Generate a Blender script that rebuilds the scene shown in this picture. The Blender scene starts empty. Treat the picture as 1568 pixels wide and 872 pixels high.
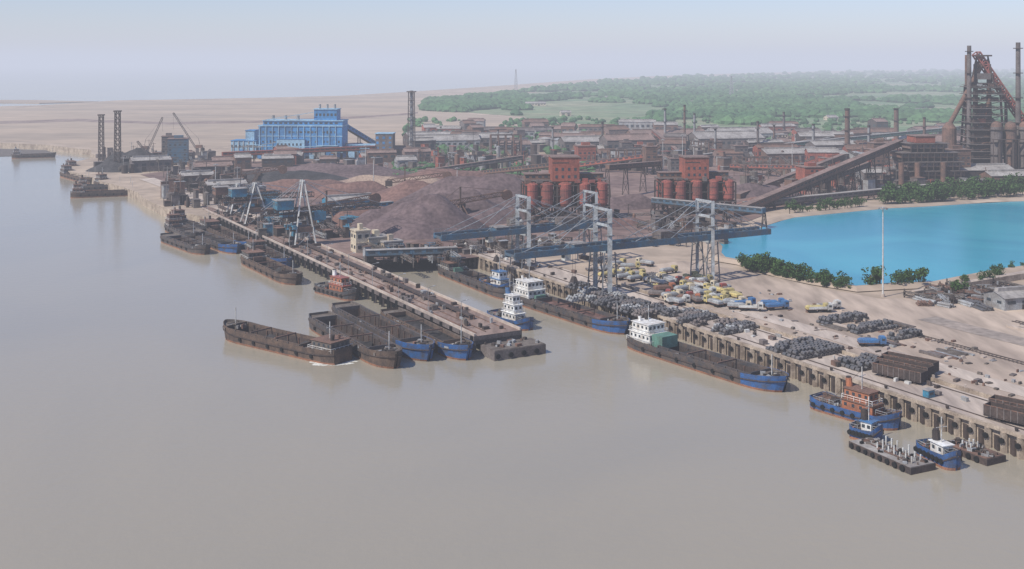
import bpy, math, random
from mathutils import Vector, Matrix, noise
random.seed(7)
# ---------------------------------------------------------------- site frame
F=1700.; H=80.; HZ=95.; CX=784.; LZ=4.5
def P(u,v,z=LZ):
    """surveyed bearing / depression angle -> point on the horizontal plane z"""
    k=(H-z)/(v-HZ); return Vector(((u-CX)*k,F*k,z))
D=Vector((-0.489,0.872,0)); N=Vector((0.872,0.489,0)); QA=math.atan2(N.y,N.x)
def W(s,t,z=LZ): 
    p=D*s+N*t; return Vector((p.x,p.y,z))
def st(p): return p.x*D.x+p.y*D.y, p.x*N.x+p.y*N.y
R=random.uniform
# ---------------------------------------------------------------- materials
def mat(name,c,c2=None,sc=.25,ro=.85,me=0.,bump=0.,stretch=None,rz=0,lo=.38,hi=.66,grit=.25):
    m=bpy.data.materials.new(name); m.use_nodes=True; nt=m.node_tree; n=nt.nodes; l=nt.links
    b=n['Principled BSDF']; b.inputs['Roughness'].default_value=ro; b.inputs['Metallic'].default_value=me
    if ro>.6: b.inputs['Specular IOR Level'].default_value=.2
    if c2 is None: c2=tuple(x*.6 for x in c)
    tc=n.new('ShaderNodeTexCoord'); mp=n.new('ShaderNodeMapping'); l.new(tc.outputs['Object'],mp.inputs[0])
    mp.inputs['Rotation'].default_value=(0,0,rz)
    if stretch: mp.inputs['Scale'].default_value=stretch
    n1=n.new('ShaderNodeTexNoise'); n1.inputs['Scale'].default_value=sc; n1.inputs['Detail'].default_value=5; n1.inputs['Roughness'].default_value=.62
    l.new(mp.outputs[0],n1.inputs['Vector'])
    mr=n.new('ShaderNodeMapRange'); mr.inputs[1].default_value=lo; mr.inputs[2].default_value=hi; l.new(n1.outputs[0],mr.inputs[0])
    mx=n.new('ShaderNodeMix'); mx.data_type='RGBA'; mx.inputs[6].default_value=(*c,1); mx.inputs[7].default_value=(*c2,1)
    l.new(mr.outputs[0],mx.inputs[0])
    n2=n.new('ShaderNodeTexNoise'); n2.inputs['Scale'].default_value=sc*9; n2.inputs['Detail'].default_value=3
    l.new(mp.outputs[0],n2.inputs['Vector'])
    m2=n.new('ShaderNodeMapRange'); m2.inputs[1].default_value=.3; m2.inputs[2].default_value=.7; m2.inputs[3].default_value=1-grit; m2.inputs[4].default_value=1+grit
    l.new(n2.outputs[0],m2.inputs[0])
    vm=n.new('ShaderNodeVectorMath'); vm.operation='SCALE'; l.new(mx.outputs[2],vm.inputs[0]); l.new(m2.outputs[0],vm.inputs['Scale'])
    l.new(vm.outputs[0],b.inputs['Base Color'])
    if bump:
        bp=n.new('ShaderNodeBump'); bp.inputs['Strength'].default_value=.6; bp.inputs['Distance'].default_value=bump
        l.new(n2.outputs[0],bp.inputs['Height']); l.new(bp.outputs[0],b.inputs['Normal'])
    return m
G={}
def mk(k,*a,**kw): G[k]=mat(k,*a,**kw)
mk('dirt',(.44,.345,.26),(.30,.235,.18),sc=.012,grit=.2,bump=.2,lo=.35,hi=.7)
mk('sandflat',(.42,.325,.24),(.30,.24,.185),sc=.0035,grit=.12,stretch=(1,2.5,1))
mk('yardground',(.46,.365,.285),(.27,.21,.17),sc=.03,stretch=(1,.22,1),rz=-QA,grit=.24)
mk('concrete',(.50,.42,.35),(.32,.26,.22),sc=.08,stretch=(1,.2,1),rz=-QA,grit=.17)
mk('oreground',(.15,.098,.085),(.26,.18,.15),sc=.018,grit=.3,bump=.4)
mk('orepurple',(.145,.102,.10),(.088,.062,.062),sc=.06,grit=.28,bump=.7)
mk('orered',(.185,.105,.085),(.11,.066,.06),sc=.06,grit=.28,bump=.7)
mk('coal',(.06,.055,.055),(.03,.028,.028),sc=.1,grit=.3,bump=.4)
mk('sandpile',(.36,.265,.195),(.24,.17,.135),sc=.1)
mk('forestfloor',(.13,.20,.10),(.29,.27,.17),sc=.004,grit=.3,lo=.42,hi=.72)
mk('scrub',(.13,.18,.08),(.33,.26,.18),sc=.02,grit=.3)
mk('leaf',(.06,.11,.028),(.022,.055,.016),sc=.35,grit=.35)
mk('leaf2',(.075,.15,.06),(.035,.088,.038),sc=.006,grit=.35)
mk('bark',(.12,.09,.06))
mk('quaywall',(.43,.35,.27),(.22,.17,.13),sc=.25,grit=.22)
mk('deckore',(.19,.13,.11),(.30,.225,.185),sc=.07,stretch=(1,.2,1),rz=-QA,grit=.25)
mk('rubber',(.02,.02,.02),ro=.7)
mk('dark',(.045,.04,.04),(.08,.06,.05),sc=.3)
mk('steelgrey',(.33,.34,.34),(.18,.16,.145),sc=.3,ro=.6)
mk('steelwhite',(.58,.58,.55),(.34,.31,.27),sc=.4,ro=.6)
mk('craneleg',(.40,.43,.44),(.24,.23,.22),sc=.35,ro=.6)
mk('stay',(.18,.19,.20),(.13,.12,.11),sc=.4,ro=.6)
mk('steelblue',(.045,.12,.19),(.10,.10,.10),sc=.3,ro=.6)
mk('plantblue',(.05,.235,.48),(.045,.15,.30),sc=.05,ro=.6)
mk('plantlight',(.30,.48,.60),(.18,.29,.38),sc=.1,ro=.6)
mk('teal',(.03,.22,.34),(.08,.12,.14),sc=.3,ro=.6)
mk('rust',(.20,.115,.085),(.105,.075,.062),sc=.2)
mk('rustdark',(.09,.066,.057),(.052,.043,.041),sc=.2)
mk('rustgrey',(.17,.145,.135),(.10,.08,.073),sc=.2)
mk('redclad',(.34,.105,.07),(.20,.075,.056),sc=.12,ro=.7)
mk('redsilo',(.33,.09,.065),(.15,.06,.048),sc=.15,ro=.6)
mk('redpaint',(.36,.11,.085),(.20,.08,.06),sc=.3,ro=.6)
mk('hullblack',(.05,.05,.055),(.12,.085,.065),sc=.35,ro=.6)
mk('hullblue',(.03,.105,.28),(.06,.065,.09),sc=.5,ro=.5,lo=.40,hi=.68)
mk('hullrust',(.14,.095,.07),(.07,.054,.047),sc=.4)
mk('boottop',(.36,.17,.10),(.2,.11,.08),sc=.4)
mk('deckgrey',(.17,.145,.125),(.09,.073,.063),sc=.4)
mk('white',(.78,.78,.75),(.45,.40,.34),sc=.5,ro=.5,grit=.1)
mk('cream',(.56,.48,.35),(.40,.33,.25),sc=.2)
mk('green',(.11,.23,.18),(.08,.14,.11),sc=.4,ro=.6)
mk('orange',(.42,.15,.07),(.24,.11,.07),sc=.5,ro=.5)
mk('yellow',(.52,.42,.17),(.34,.29,.15),sc=.3,ro=.6)
mk('truckblue',(.05,.17,.36),(.08,.12,.2),sc=.5,ro=.4)
mk('truckred',(.34,.08,.06),(.2,.07,.05),sc=.5,ro=.4)
mk('coil',(.09,.093,.098),(.17,.15,.14),sc=.7,ro=.55,me=.3)
mk('window',(.03,.04,.05),(.06,.07,.08),ro=.2)
mk('roofgrey',(.35,.325,.30),(.19,.17,.155),sc=.08,ro=.7)
mk('roofbrown',(.24,.165,.14),(.15,.11,.095),sc=.08)
mk('asphalt',(.25,.21,.18),(.34,.275,.23),sc=.05)
mk('foam',(.75,.75,.7),(.45,.43,.37),sc=1.2)
def water(name,c,c2,sc,ro,bd,bs,stretch=(1,1,1)):
    m=bpy.data.materials.new(name); m.use_nodes=True; nt=m.node_tree; n=nt.nodes; l=nt.links; b=n['Principled BSDF']
    b.inputs['Roughness'].default_value=ro; b.inputs['IOR'].default_value=1.33
    tc=n.new('ShaderNodeTexCoord'); mp=n.new('ShaderNodeMapping'); mp.inputs['Scale'].default_value=stretch
    l.new(tc.outputs['Object'],mp.inputs[0])
    a=n.new('ShaderNodeTexNoise'); a.inputs['Scale'].default_value=sc; a.inputs['Detail'].default_value=5; a.inputs['Distortion'].default_value=1.2
    l.new(mp.outputs[0],a.inputs[0]); mr=n.new('ShaderNodeMapRange'); mr.inputs[1].default_value=.40; mr.inputs[2].default_value=.62; l.new(a.outputs[0],mr.inputs[0])
    mx=n.new('ShaderNodeMix'); mx.data_type='RGBA'; mx.inputs[6].default_value=(*c,1); mx.inputs[7].default_value=(*c2,1); l.new(mr.outputs[0],mx.inputs[0]); l.new(mx.outputs[2],b.inputs['Base Color'])
    w=n.new('ShaderNodeTexNoise'); w.inputs['Scale'].default_value=bs; w.inputs['Detail'].default_value=5; w.inputs['Roughness'].default_value=.6
    l.new(tc.outputs['Object'],w.inputs[0]); bp=n.new('ShaderNodeBump'); bp.inputs['Strength'].default_value=.5; bp.inputs['Distance'].default_value=bd
    l.new(w.outputs[0],bp.inputs['Height']); l.new(bp.outputs[0],b.inputs['Normal'])
    return m
G['river']=water('river',(.325,.285,.217),(.285,.258,.208),.006,.13,.15,.35,(1,.6,1))
G['pond']=water('pond',(.015,.25,.36),(.035,.32,.41),.012,.22,.12,.5)
# ---------------------------------------------------------------- mesh builder
class MB:
    def __init__(s,xf=None): s.v=[];s.f=[];s.m=[];s.mats=[];s.xf=xf
    def add(s,vs,fs,mt):
        if mt not in s.mats: s.mats.append(mt)
        k=s.mats.index(mt); o=len(s.v)
        if s.xf is not None: vs=[s.xf@Vector(v) for v in vs]
        s.v+= [tuple(v) for v in vs]; s.f+=[tuple(i+o for i in f) for f in fs]; s.m+=[k]*len(fs)
    def box(s,c,sz,mt,rz=0.,tp=1.):
        x,y,z=sz[0]/2,sz[1]/2,sz[2]/2; ca,sa=math.cos(rz),math.sin(rz); vs=[]
        for dz,q in ((-z,1),(z,tp)):
            for dx,dy in ((-x,-y),(x,-y),(x,y),(-x,y)):
                dx*=q;dy*=q; vs.append((c[0]+dx*ca-dy*sa,c[1]+dx*sa+dy*ca,c[2]+dz))
        s.add(vs,[(3,2,1,0),(4,5,6,7),(0,1,5,4),(1,2,6,5),(2,3,7,6),(3,0,4,7)],mt)
    def bb(s,x0,x1,y0,y1,z0,z1,mt): s.box(((x0+x1)/2,(y0+y1)/2,(z0+z1)/2),(x1-x0,y1-y0,z1-z0),mt)
    def beam(s,a,b,w,mt,h=None):
        a=Vector(a);b=Vector(b);d=(b-a)
        if d.length<1e-4:return
        d.normalize(); h=h or w
        up=Vector((0,0,1)) if abs(d.z)<.95 else Vector((1,0,0))
        r=d.cross(up).normalized()*w/2; u=r.cross(d).normalized()*h/2
        vs=[a-r-u,a+r-u,a+r+u,a-r+u,b-r-u,b+r-u,b+r+u,b-r+u]
        s.add(vs,[(0,1,2,3),(7,6,5,4),(1,0,4,5),(2,1,5,6),(3,2,6,7),(0,3,7,4)],mt)
    def cyl(s,a,b,r,mt,r2=None,n=10):
        a=Vector(a);b=Vector(b);d=(b-a).normalized(); r2=r if r2 is None else r2
        up=Vector((0,0,1)) if abs(d.z)<.95 else Vector((1,0,0))
        x=d.cross(up).normalized(); y=d.cross(x); vs=[]
        for p,q in ((a,r),(b,r2)):
            for i in range(n):
                t=2*math.pi*i/n; vs.append(p+x*q*math.cos(t)+y*q*math.sin(t))
        fs=[(i,(i+1)%n,n+(i+1)%n,n+i) for i in range(n)]+[tuple(range(n-1,-1,-1)),tuple(range(n,2*n))]
        s.add(vs,fs,mt)
    def prism(s,pts,z0,z1,mt,side=None):
        n=len(pts); s.add([(p[0],p[1],z1) for p in pts],[tuple(range(n))],mt)
        s.add([(p[0],p[1],z0) for p in pts]+[(p[0],p[1],z1) for p in pts],[(i,(i+1)%n,n+(i+1)%n,n+i) for i in range(n)],side or mt)
    def truss(s,a,b,w,h,mt,n=8,c=.25,top=None):
        a=Vector(a);b=Vector(b);d=(b-a).normalized(); up=Vector((0,0,1)) if abs(d.z)<.9 else Vector((0,1,0))
        r=d.cross(up).normalized()*w/2; u=r.cross(d).normalized()*h/2
        for q in (r+u,r-u,-r+u,-r-u): s.beam(a+q,b+q,c,mt)
        for i in range(n+1):
            p=a.lerp(b,i/n)
            for x,y in ((r+u,r-u),(-r+u,-r-u),(r+u,-r+u),(r-u,-r-u)): s.beam(p+x,p+y,c*.7,mt)
            if i<n:
                q=a.lerp(b,(i+1)/n); sg=1 if i%2 else -1
                for x in (r,-r): s.beam(p+x+u*sg,q+x-u*sg,c*.7,mt)
                s.beam(p+r*sg+u,q-r*sg+u,c*.6,mt)
    def dome(s,c,r,mt,n=10):
        vs=[];K=3
        for j in range(K):
            t=math.pi/2*j/K
            for i in range(n): vs.append((c[0]+r*math.cos(t)*math.cos(2*math.pi*i/n),c[1]+r*math.cos(t)*math.sin(2*math.pi*i/n),c[2]+r*math.sin(t)))
        vs.append((c[0],c[1],c[2]+r)); fs=[]
        for j in range(K-1):
            for i in range(n): fs.append((j*n+i,j*n+(i+1)%n,(j+1)*n+(i+1)%n,(j+1)*n+i))
        for i in range(n): fs.append(((K-1)*n+i,(K-1)*n+(i+1)%n,K*n))
        s.add(vs,fs,mt)
    def build(s,name,recenter=True,smooth=False):
        me=bpy.data.meshes.new(name); c=Vector((0,0,0))
        if recenter and s.v:
            xs=[v[0] for v in s.v];ys=[v[1] for v in s.v];zs=[v[2] for v in s.v]
            c=Vector(((min(xs)+max(xs))/2,(min(ys)+max(ys))/2,min(zs)))
        me.from_pydata([(v[0]-c.x,v[1]-c.y,v[2]-c.z) for v in s.v],[],s.f)
        for k in s.mats: me.materials.append(G[k])
        me.polygons.foreach_set('material_index',s.m)
        if smooth: me.polygons.foreach_set('use_smooth',[True]*len(s.f))
        me.update(); o=bpy.data.objects.new(name,me); o.location=c; bpy.context.scene.collection.objects.link(o); return o
def XF(p,rz): return Matrix.Translation(p)@Matrix.Rotation(rz,4,'Z')
def place(o,p,rz,name=None):
    q=bpy.data.objects.new(name or o.name.split('.')[0],o.data); q.location=p; q.rotation_euler=(0,0,rz); bpy.context.scene.collection.objects.link(q); return q
def rough_outline(pts,step=25,amp=6,close=True):
    out=[];n=len(pts)
    for i in range(n if close else n-1):
        a=Vector(pts[i]);b=Vector(pts[(i+1)%n]); L=(b-a).length; dd=(a.length+b.length)/2; stp=max(step,dd*.03); k=min(60,max(1,int(L/stp)))
        for j in range(k):
            p=a.lerp(b,j/k); am=amp*max(1,dd/500)
            if j: p=p+Vector((noise.noise(p/(stp*1.7)+Vector((3,0,0))),noise.noise(p/(stp*1.7)+Vector((0,9,5))),0))*am*1.6
            out.append(p)
    if not close: out.append(Vector(pts[-1]))
    return out
def sheet(name,px,z,mt,step=25,amp=6,world=False):
    pts=px if world else [P(u,v,LZ) for u,v in px]
    if amp: pts=rough_outline(pts,step,amp)
    m=MB(); m.add([(p.x,p.y,z) for p in pts],[tuple(range(len(pts)))],mt); return m.build(name,recenter=False)
# ---------------------------------------------------------------- river and land
m=MB(); S=60000
m.add([(-S,-2000,0),(S,-2000,0),(S,S,0),(-S,S,0)],[(0,1,2,3)],'river'); m.build('river_water',False)
shore=[W(-150,199.6),W(408,199.6),W(408,176),W(410,156),W(575,156)]
shore+=rough_outline([P(330,336),P(290,328),P(250,318),P(222,305),P(190,287),P(140,271),P(104,262),P(106,250),P(150,240),P(140,230),P(70,222),P(0,219),P(-400,214)],30,3,False)
far=[(-500,168),(-100,166),(0,163),(60,161.5),(130,157),(180,154),(300,152),(400,150),(520,147),(640,140),(760,132),(900,122),(1000,117),(1100,113.5),(1300,108.5),(1568,105.5),(2100,103.5)]
shore+=[P(u,v) for u,v in far]+[P(2100,170),Vector((3000,300,LZ)),Vector((2000,-400,LZ))]
shore=[Vector((p.x,p.y,0)) for p in shore]
m=MB(); m.prism(shore,-2,LZ,'dirt','quaywall'); m.build('ground',False)
# outer sandbank beyond the far channel
m=MB(); m.prism(rough_outline([P(-500,153),P(-100,154),P(60,155.5),P(150,153),P(60,151),P(-200,150)],60,6),-2,1.2,'sandflat'); m.build('sandbank',False)
sheet('mudflat_ground',[(-300,211),(0,215),(60,218),(140,226),(200,234),(330,228),(420,215),(600,212),(760,212),(900,205),(860,186),(720,175),(650,160),(650,145),(520,150),(400,153),(180,157),(60,165),(0,167),(-400,170)],LZ+.06,'sandflat',40,5)
sheet('tidal_creek',[(0,186),(120,182),(260,188),(420,184),(560,178),(640,172),(640,174),(560,181),(420,188),(260,191),(120,186),(0,190)],LZ+.1,'deckore',40,5)
sheet('scrub_ground',[(640,163),(760,148),(900,130),(1050,120),(1300,111),(1568,108),(2000,106),(2000,225),(1568,214),(1250,210),(1000,200),(840,184),(720,173)],LZ+.12,'forestfloor',40,12)
sheet('scrub_ground',[(640,246),(780,243),(905,250),(900,262),(800,272),(690,280),(600,265)],LZ+.12,'scrub',20,6)
sheet('ore_yard_ground',[(310,318),(260,292),(215,268),(330,250),(480,243),(640,243),(700,240),(860,236),(1000,230),(1180,232),(1470,236),(1568,250),(1568,284),(1360,300),(1200,318),(1110,345),(1000,372),(820,385),(700,398),(560,400),(440,362)],LZ+.18,'oreground',18,4)
sheet('quay_apron',[W(-100,199.9),W(405,199.9),W(405,214),W(-100,214)],LZ+.24,'concrete',amp=0,world=True)
sheet('storage_yard_ground',[W(-100,216),W(330,216),W(335,262),W(250,275),W(235,330),W(150,420),W(-100,420)],LZ+.2,'yardground',20,3,world=True)
for i,(s0,s1,t0,t1) in enumerate([(60,330,222,229),(-40,225,262,270),(-60,190,300,309)]):
    sheet('access_road',[W(s0,t0),W(s1,t0),W(s1,t1),W(s0,t1)],LZ+.26,'concrete' if i==0 else 'asphalt',15,.8,world=True)
sheet('embankment_road',[(335,323),(212,275),(236,273),(400,331),(420,350)],LZ+.25,'concrete',20,1)
sheet('tidal_mudbank',[(-60,224),(0,221),(70,223),(85,228),(40,231),(-60,233)],.25,'deckgrey',20,4)
pond=[(1095,370),(1150,354),(1215,334),(1360,320),(1568,309),(1750,300),(1800,395),(1568,410),(1480,424),(1420,436),(1310,442),(1215,424),(1150,404),(1110,398)]
sheet('pond_water',pond,LZ+.35,'pond',25,2.5)
m=MB(); pp=rough_outline([P(u,v) for u,v in pond],10,2)
n=len(pp)
cen=sum(pp,Vector())/n
prof=[(-1,.2),(1.5,1.1),(4,1.2),(7,.1)]
vs=[];fs=[]
for i,p in enumerate(pp):
    t=(pp[(i+1)%n]-pp[i-1]).normalized(); nn=Vector((-t.y,t.x,0)); 
    if nn.dot(p-cen)<0: nn=-nn
    for o,h in prof:
        q=p+nn*o; vs.append((q.x,q.y,LZ+.2+h+noise.noise(q*.2)*.3*(h>.5)))
for i in range(n):
    for k in range(3): a=i*4+k;b=((i+1)%n)*4+k; fs.append((a,b,b+1,a+1))
m.add(vs,fs,'dirt'); m.build('pond_embankment',False)
# ---------------------------------------------------------------- quay wall
m=MB(); s=-60
m.beam(W(-100,199.2,LZ+.05),W(408,199.2,LZ+.05),1.0,'quaywall',.7)
while s<405:
    m.beam(W(s,199.0,-1),W(s,199.0,LZ-.3),1.1,'quaywall',1.0)
    m.beam(W(s+1.9,199.35,-1),W(s+1.9,199.35,LZ-1.1-R(0,.5)),1.7,'rustdark',.5)  # dark panel, colour stands in for the shade of a wall recess
    if random.random()<.8: m.cyl(W(s,198.0,2.6),W(s,198.45,2.6),.6,'rubber',n=8)
    s+=3.8
for t in (202.2,212.4): m.beam(W(-100,t,LZ+.32),W(405,t,LZ+.32),.35,'rustdark',.16)
s=-40
while s<400: m.cyl(W(s,200.3,LZ+.2),W(s,200.3,LZ+.9),.3,'dark',.42,8); s+=17
m.build('quay_wall',False)
m=MB(); m.beam(W(-100,215,LZ+.5),W(330,215,LZ+.5),.6,'quaywall',.9)
s=-90
while s<330: m.beam(W(s,215,LZ),W(s,215,LZ+1.6),.5,'concrete'); s+=9
m.build('boundary_wall',False)
# ---------------------------------------------------------------- jetty
m=MB(); s0,s1,t0,t1=271,575,140,155
m.prism([W(s0,t0),W(s0,t1),W(s1,t1),W(s1,t0)],3.3,LZ+.1,'deckore','rustgrey')
s=s0+1
while s<s1:
    for t in (t0+.6,t0+5,t1-5,t1-.6): m.cyl(W(s,t,-2),W(s,t,3.3),.55,'rustgrey',n=8)
    m.beam(W(s,t0,2.7),W(s,t1,2.7),.9,'rustgrey',1.2)
    m.beam(W(s,t0-.25,.8),W(s,t0-.25,LZ),.8,'rubber'); m.beam(W(s,t1+.25,.8),W(s,t1+.25,LZ),.8,'rustdark')
    s+=6.5
m.beam(W(s0,t0+.3,LZ+.45),W(s1,t0+.3,LZ+.45),.5,'concrete',.7); m.beam(W(s0,t1-.3,LZ+.45),W(s1,t1-.3,LZ+.45),.5,'concrete',.7)
for t in (142.2,145.2,151.5): m.beam(W(s0+3,t,LZ+.22),W(s1,t,LZ+.22),.3,'rust',.2)
m.beam(W(s0+18,148.5,LZ+1.2),W(s1,148.5,LZ+1.2),1.6,'rustdark',.5)
s=s0+18
while s<s1: m.beam(W(s,147.8,LZ),W(s,147.8,LZ+1.2),.2,'rust'); m.beam(W(s,149.2,LZ),W(s,149.2,LZ+1.2),.2,'rust'); s+=4
m.build('jetty',False)
m=MB(XF(W(265,148,0),QA)); m.bb(-7,9,-4,4,-.6,2.6,'rustgrey'); m.bb(-6.8,8.8,-3.8,3.8,2.6,2.75,'deckgrey')
for x in (-6,-2,2,6): m.cyl((x,-4,1.2),(x,-4.4,1.2),.7,'rubber',n=8); m.cyl((x,3.2,2.7),(x,3.2,3.4),.25,'dark')
for i in range(14): m.box((R(-6,8),R(-3,3),3),(R(.4,1.6),R(.4,1.2),R(.4,1)),random.choice(['rust','dark','steelgrey']),R(0,1))
m.build('mooring_pontoon')
# ---------------------------------------------------------------- vessels
def hull(m,L,Wd,zd,zb,hullm,bootm,deckm,hold=None,bowm=None,cargo='coal',sheer=1.2,heap=0):
    xs=[0,.03,.08,.15,.5,.8,.87,.93,.975,1.0]
    if hold:
        xs=sorted(set(xs+[hold[0],hold[1]]))
    def wf(t):
        pts=[(0,.72),(.03,.85),(.08,.97),(.15,1),(.8,1),(.87,.93),(.93,.74),(.975,.42),(1,.1)]
        for (a,fa),(b,fb) in zip(pts,pts[1:]):
            if t<=b+1e-9: return fa+(fb-fa)*(t-a)/(b-a)
    sh=lambda t: sheer*max(0,(t-.72)/.28)**1.6+.5*max(0,(.15-t)/.15)
    n=len(xs); X=[(t-.5)*L for t in xs]; w=[wf(t)*Wd/2 for t in xs]
    for sg in (-1,1):
        rows=[]
        for i,t in enumerate(xs):
            rk=max(0,(t-.85)/.15)*1.0*L*.02
            rows.append([(X[i]-rk*2,sg*w[i]*.86,-1),(X[i]-rk,sg*w[i]*.96,.55),(X[i],sg*w[i],zb+sh(t)),(X[i],sg*(w[i]-min(.25,w[i]*.5)),zb+sh(t)),(X[i],sg*(w[i]-min(.25,w[i]*.5)),zd+sh(t))])
        for i in range(n-1):
            for k in range(4):
                q=[rows[i][k],rows[i+1][k],rows[i+1][k+1],rows[i][k+1]]
                mt=bootm if k==0 else (deckm if k==3 else (bowm if (bowm and xs[i]>=.8) else hullm))
                m.add(q,[(0,1,2,3)],mt)
        for i in range(n-1): m.beam((X[i],sg*(w[i]+.05),zd*.75+sh(xs[i])),(X[i+1],sg*(w[i+1]+.05),zd*.75+sh(xs[i+1])),.22,'rustdark')
    m.add([(X[0],-w[0]*.86,-1),(X[0],w[0]*.86,-1),(X[0],w[0],zb+.5),(X[0],-w[0],zb+.5)],[(0,1,2,3)],hullm)
    m.add([(X[-1]-L*.04,-w[-1]*.86,-1),(X[-1]-L*.04,w[-1]*.86,-1),(X[-1],w[-1],zb+sh(1)),(X[-1],-w[-1],zb+sh(1))],[(0,1,2,3)],bowm or hullm)
    for i in range(n-1):
        a=w[i]-min(.25,w[i]*.5); b=w[i+1]-min(.25,w[i+1]*.5); za=zd+sh(xs[i]); zz=zd+sh(xs[i+1])
        if hold and xs[i]>=hold[0]-1e-6 and xs[i+1]<=hold[1]+1e-6:
            hw=Wd/2*hold[2]
            for sg in (-1,1): m.add([(X[i],sg*a,za),(X[i+1],sg*b,zz),(X[i+1],sg*hw,zz),(X[i],sg*hw,za)],[(0,1,2,3)],deckm)
        else: m.add([(X[i],-a,za),(X[i+1],-b,zz),(X[i+1],b,zz),(X[i],a,za)],[(0,1,2,3)],deckm)
    if hold:
        hw=Wd/2*hold[2]; x0=(hold[0]-.5)*L; x1=(hold[1]-.5)*L; c=zd+1.0
        m.bb(x0-.3,x1+.3,hw,hw+.25,zd-.02,c,hullm); m.bb(x0-.3,x1+.3,-hw-.25,-hw,zd-.02,c,hullm)
        m.bb(x0-.3,x0,-hw,hw,zd-.02,c,hullm); m.bb(x1,x1+.3,-hw,hw,zd-.02,c+.3,hullm)
        f=.3 if not heap else zd-.6
        m.add([(x0,-hw,f),(x1,-hw,f),(x1,hw,f),(x0,hw,f),(x0,-hw,zd),(x1,-hw,zd),(x1,hw,zd),(x0,hw,zd)],[(0,1,2,3),(0,1,5,4),(1,2,6,5),(2,3,7,6),(3,0,4,7)],cargo if heap else 'rustdark')
        k=int(L*(hold[1]-hold[0])/4)
        for i in range(k+1):
            x=x0+(x1-x0)*i/k
            for sg in (-1,1): m.bb(x-.12,x+.12,min(sg*(hw+.25),sg*(hw+.55)),max(sg*(hw+.25),sg*(hw+.55)),zd,c-.05,'deckgrey')
            if not heap:
                for sg in (-1,1): m.bb(x-.1,x+.1,min(sg*hw,sg*(hw-.3)),max(sg*hw,sg*(hw-.3)),.3,zd-.05,'rust')
        if heap:
            nh=max(2,int(L/12))
            for i in range(nh):
                x=x0+(x1-x0)*(i+.5)/nh; m.cyl((x,0,f),(x,0,f+heap*R(.7,1.1)),min(hw,(x1-x0)/nh*.6),cargo,.4,12)
        else:
            for i in range(4): 
                x=x0+(x1-x0)*R(.1,.9); m.cyl((x,R(-.3,.3)*hw,.3),(x,0,.3+R(.6,1.4)),hw*.8,'coal',.3,10)
        for f_ in (.33,.66): m.beam((x0+(x1-x0)*f_,-hw,c+.05),(x0+(x1-x0)*f_,hw,c+.05),.35,'rust')
def rails(m,x0,x1,y0,y1,z,mt='white'):
    c=[(x0,y0),(x1,y0),(x1,y1),(x0,y1)]
    for i in range(4):
        a,b=c[i],c[(i+1)%4]; m.beam((*a,z+1),(*b,z+1),.09,mt); m.beam((*a,z+.5),(*b,z+.5),.06,mt)
        k=max(1,int(math.dist(a,b)/1.5))
        for j in range(k): p=(a[0]+(b[0]-a[0])*j/k,a[1]+(b[1]-a[1])*j/k); m.beam((*p,z),(*p,z+1),.08,mt)
def house(m,x0,x1,hw,z,tiers,mt,roof,wheel=True):
    for i in range(tiers):
        a=x0+i*.5;b=x1-i*1.0;w=hw*(1-.14*i); h=2.4
        m.bb(a,b,-w,w,z,z+h,mt); m.bb(a-.3,b+.3,-w-.3,w+.3,z+h,z+h+.15,roof)
        k=max(2,int((b-a)/1.6))
        for j in range(k):
            x=a+(b-a)*(j+.5)/k
            for sg in (-1,1): m.box((x,sg*(w+.01),z+1.5),(.7,.08,.7),'window')
        k=max(2,int(2*w/1.4))
        for j in range(k): 
            for xx in (a,b): m.box((xx,-w+2*w*(j+.5)/k,z+1.5),(.08,.8,.8),'window')
        if i<tiers-1: rails(m,a,b,-w,w,z+h+.15)
        z+=h+.15
    return z
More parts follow.
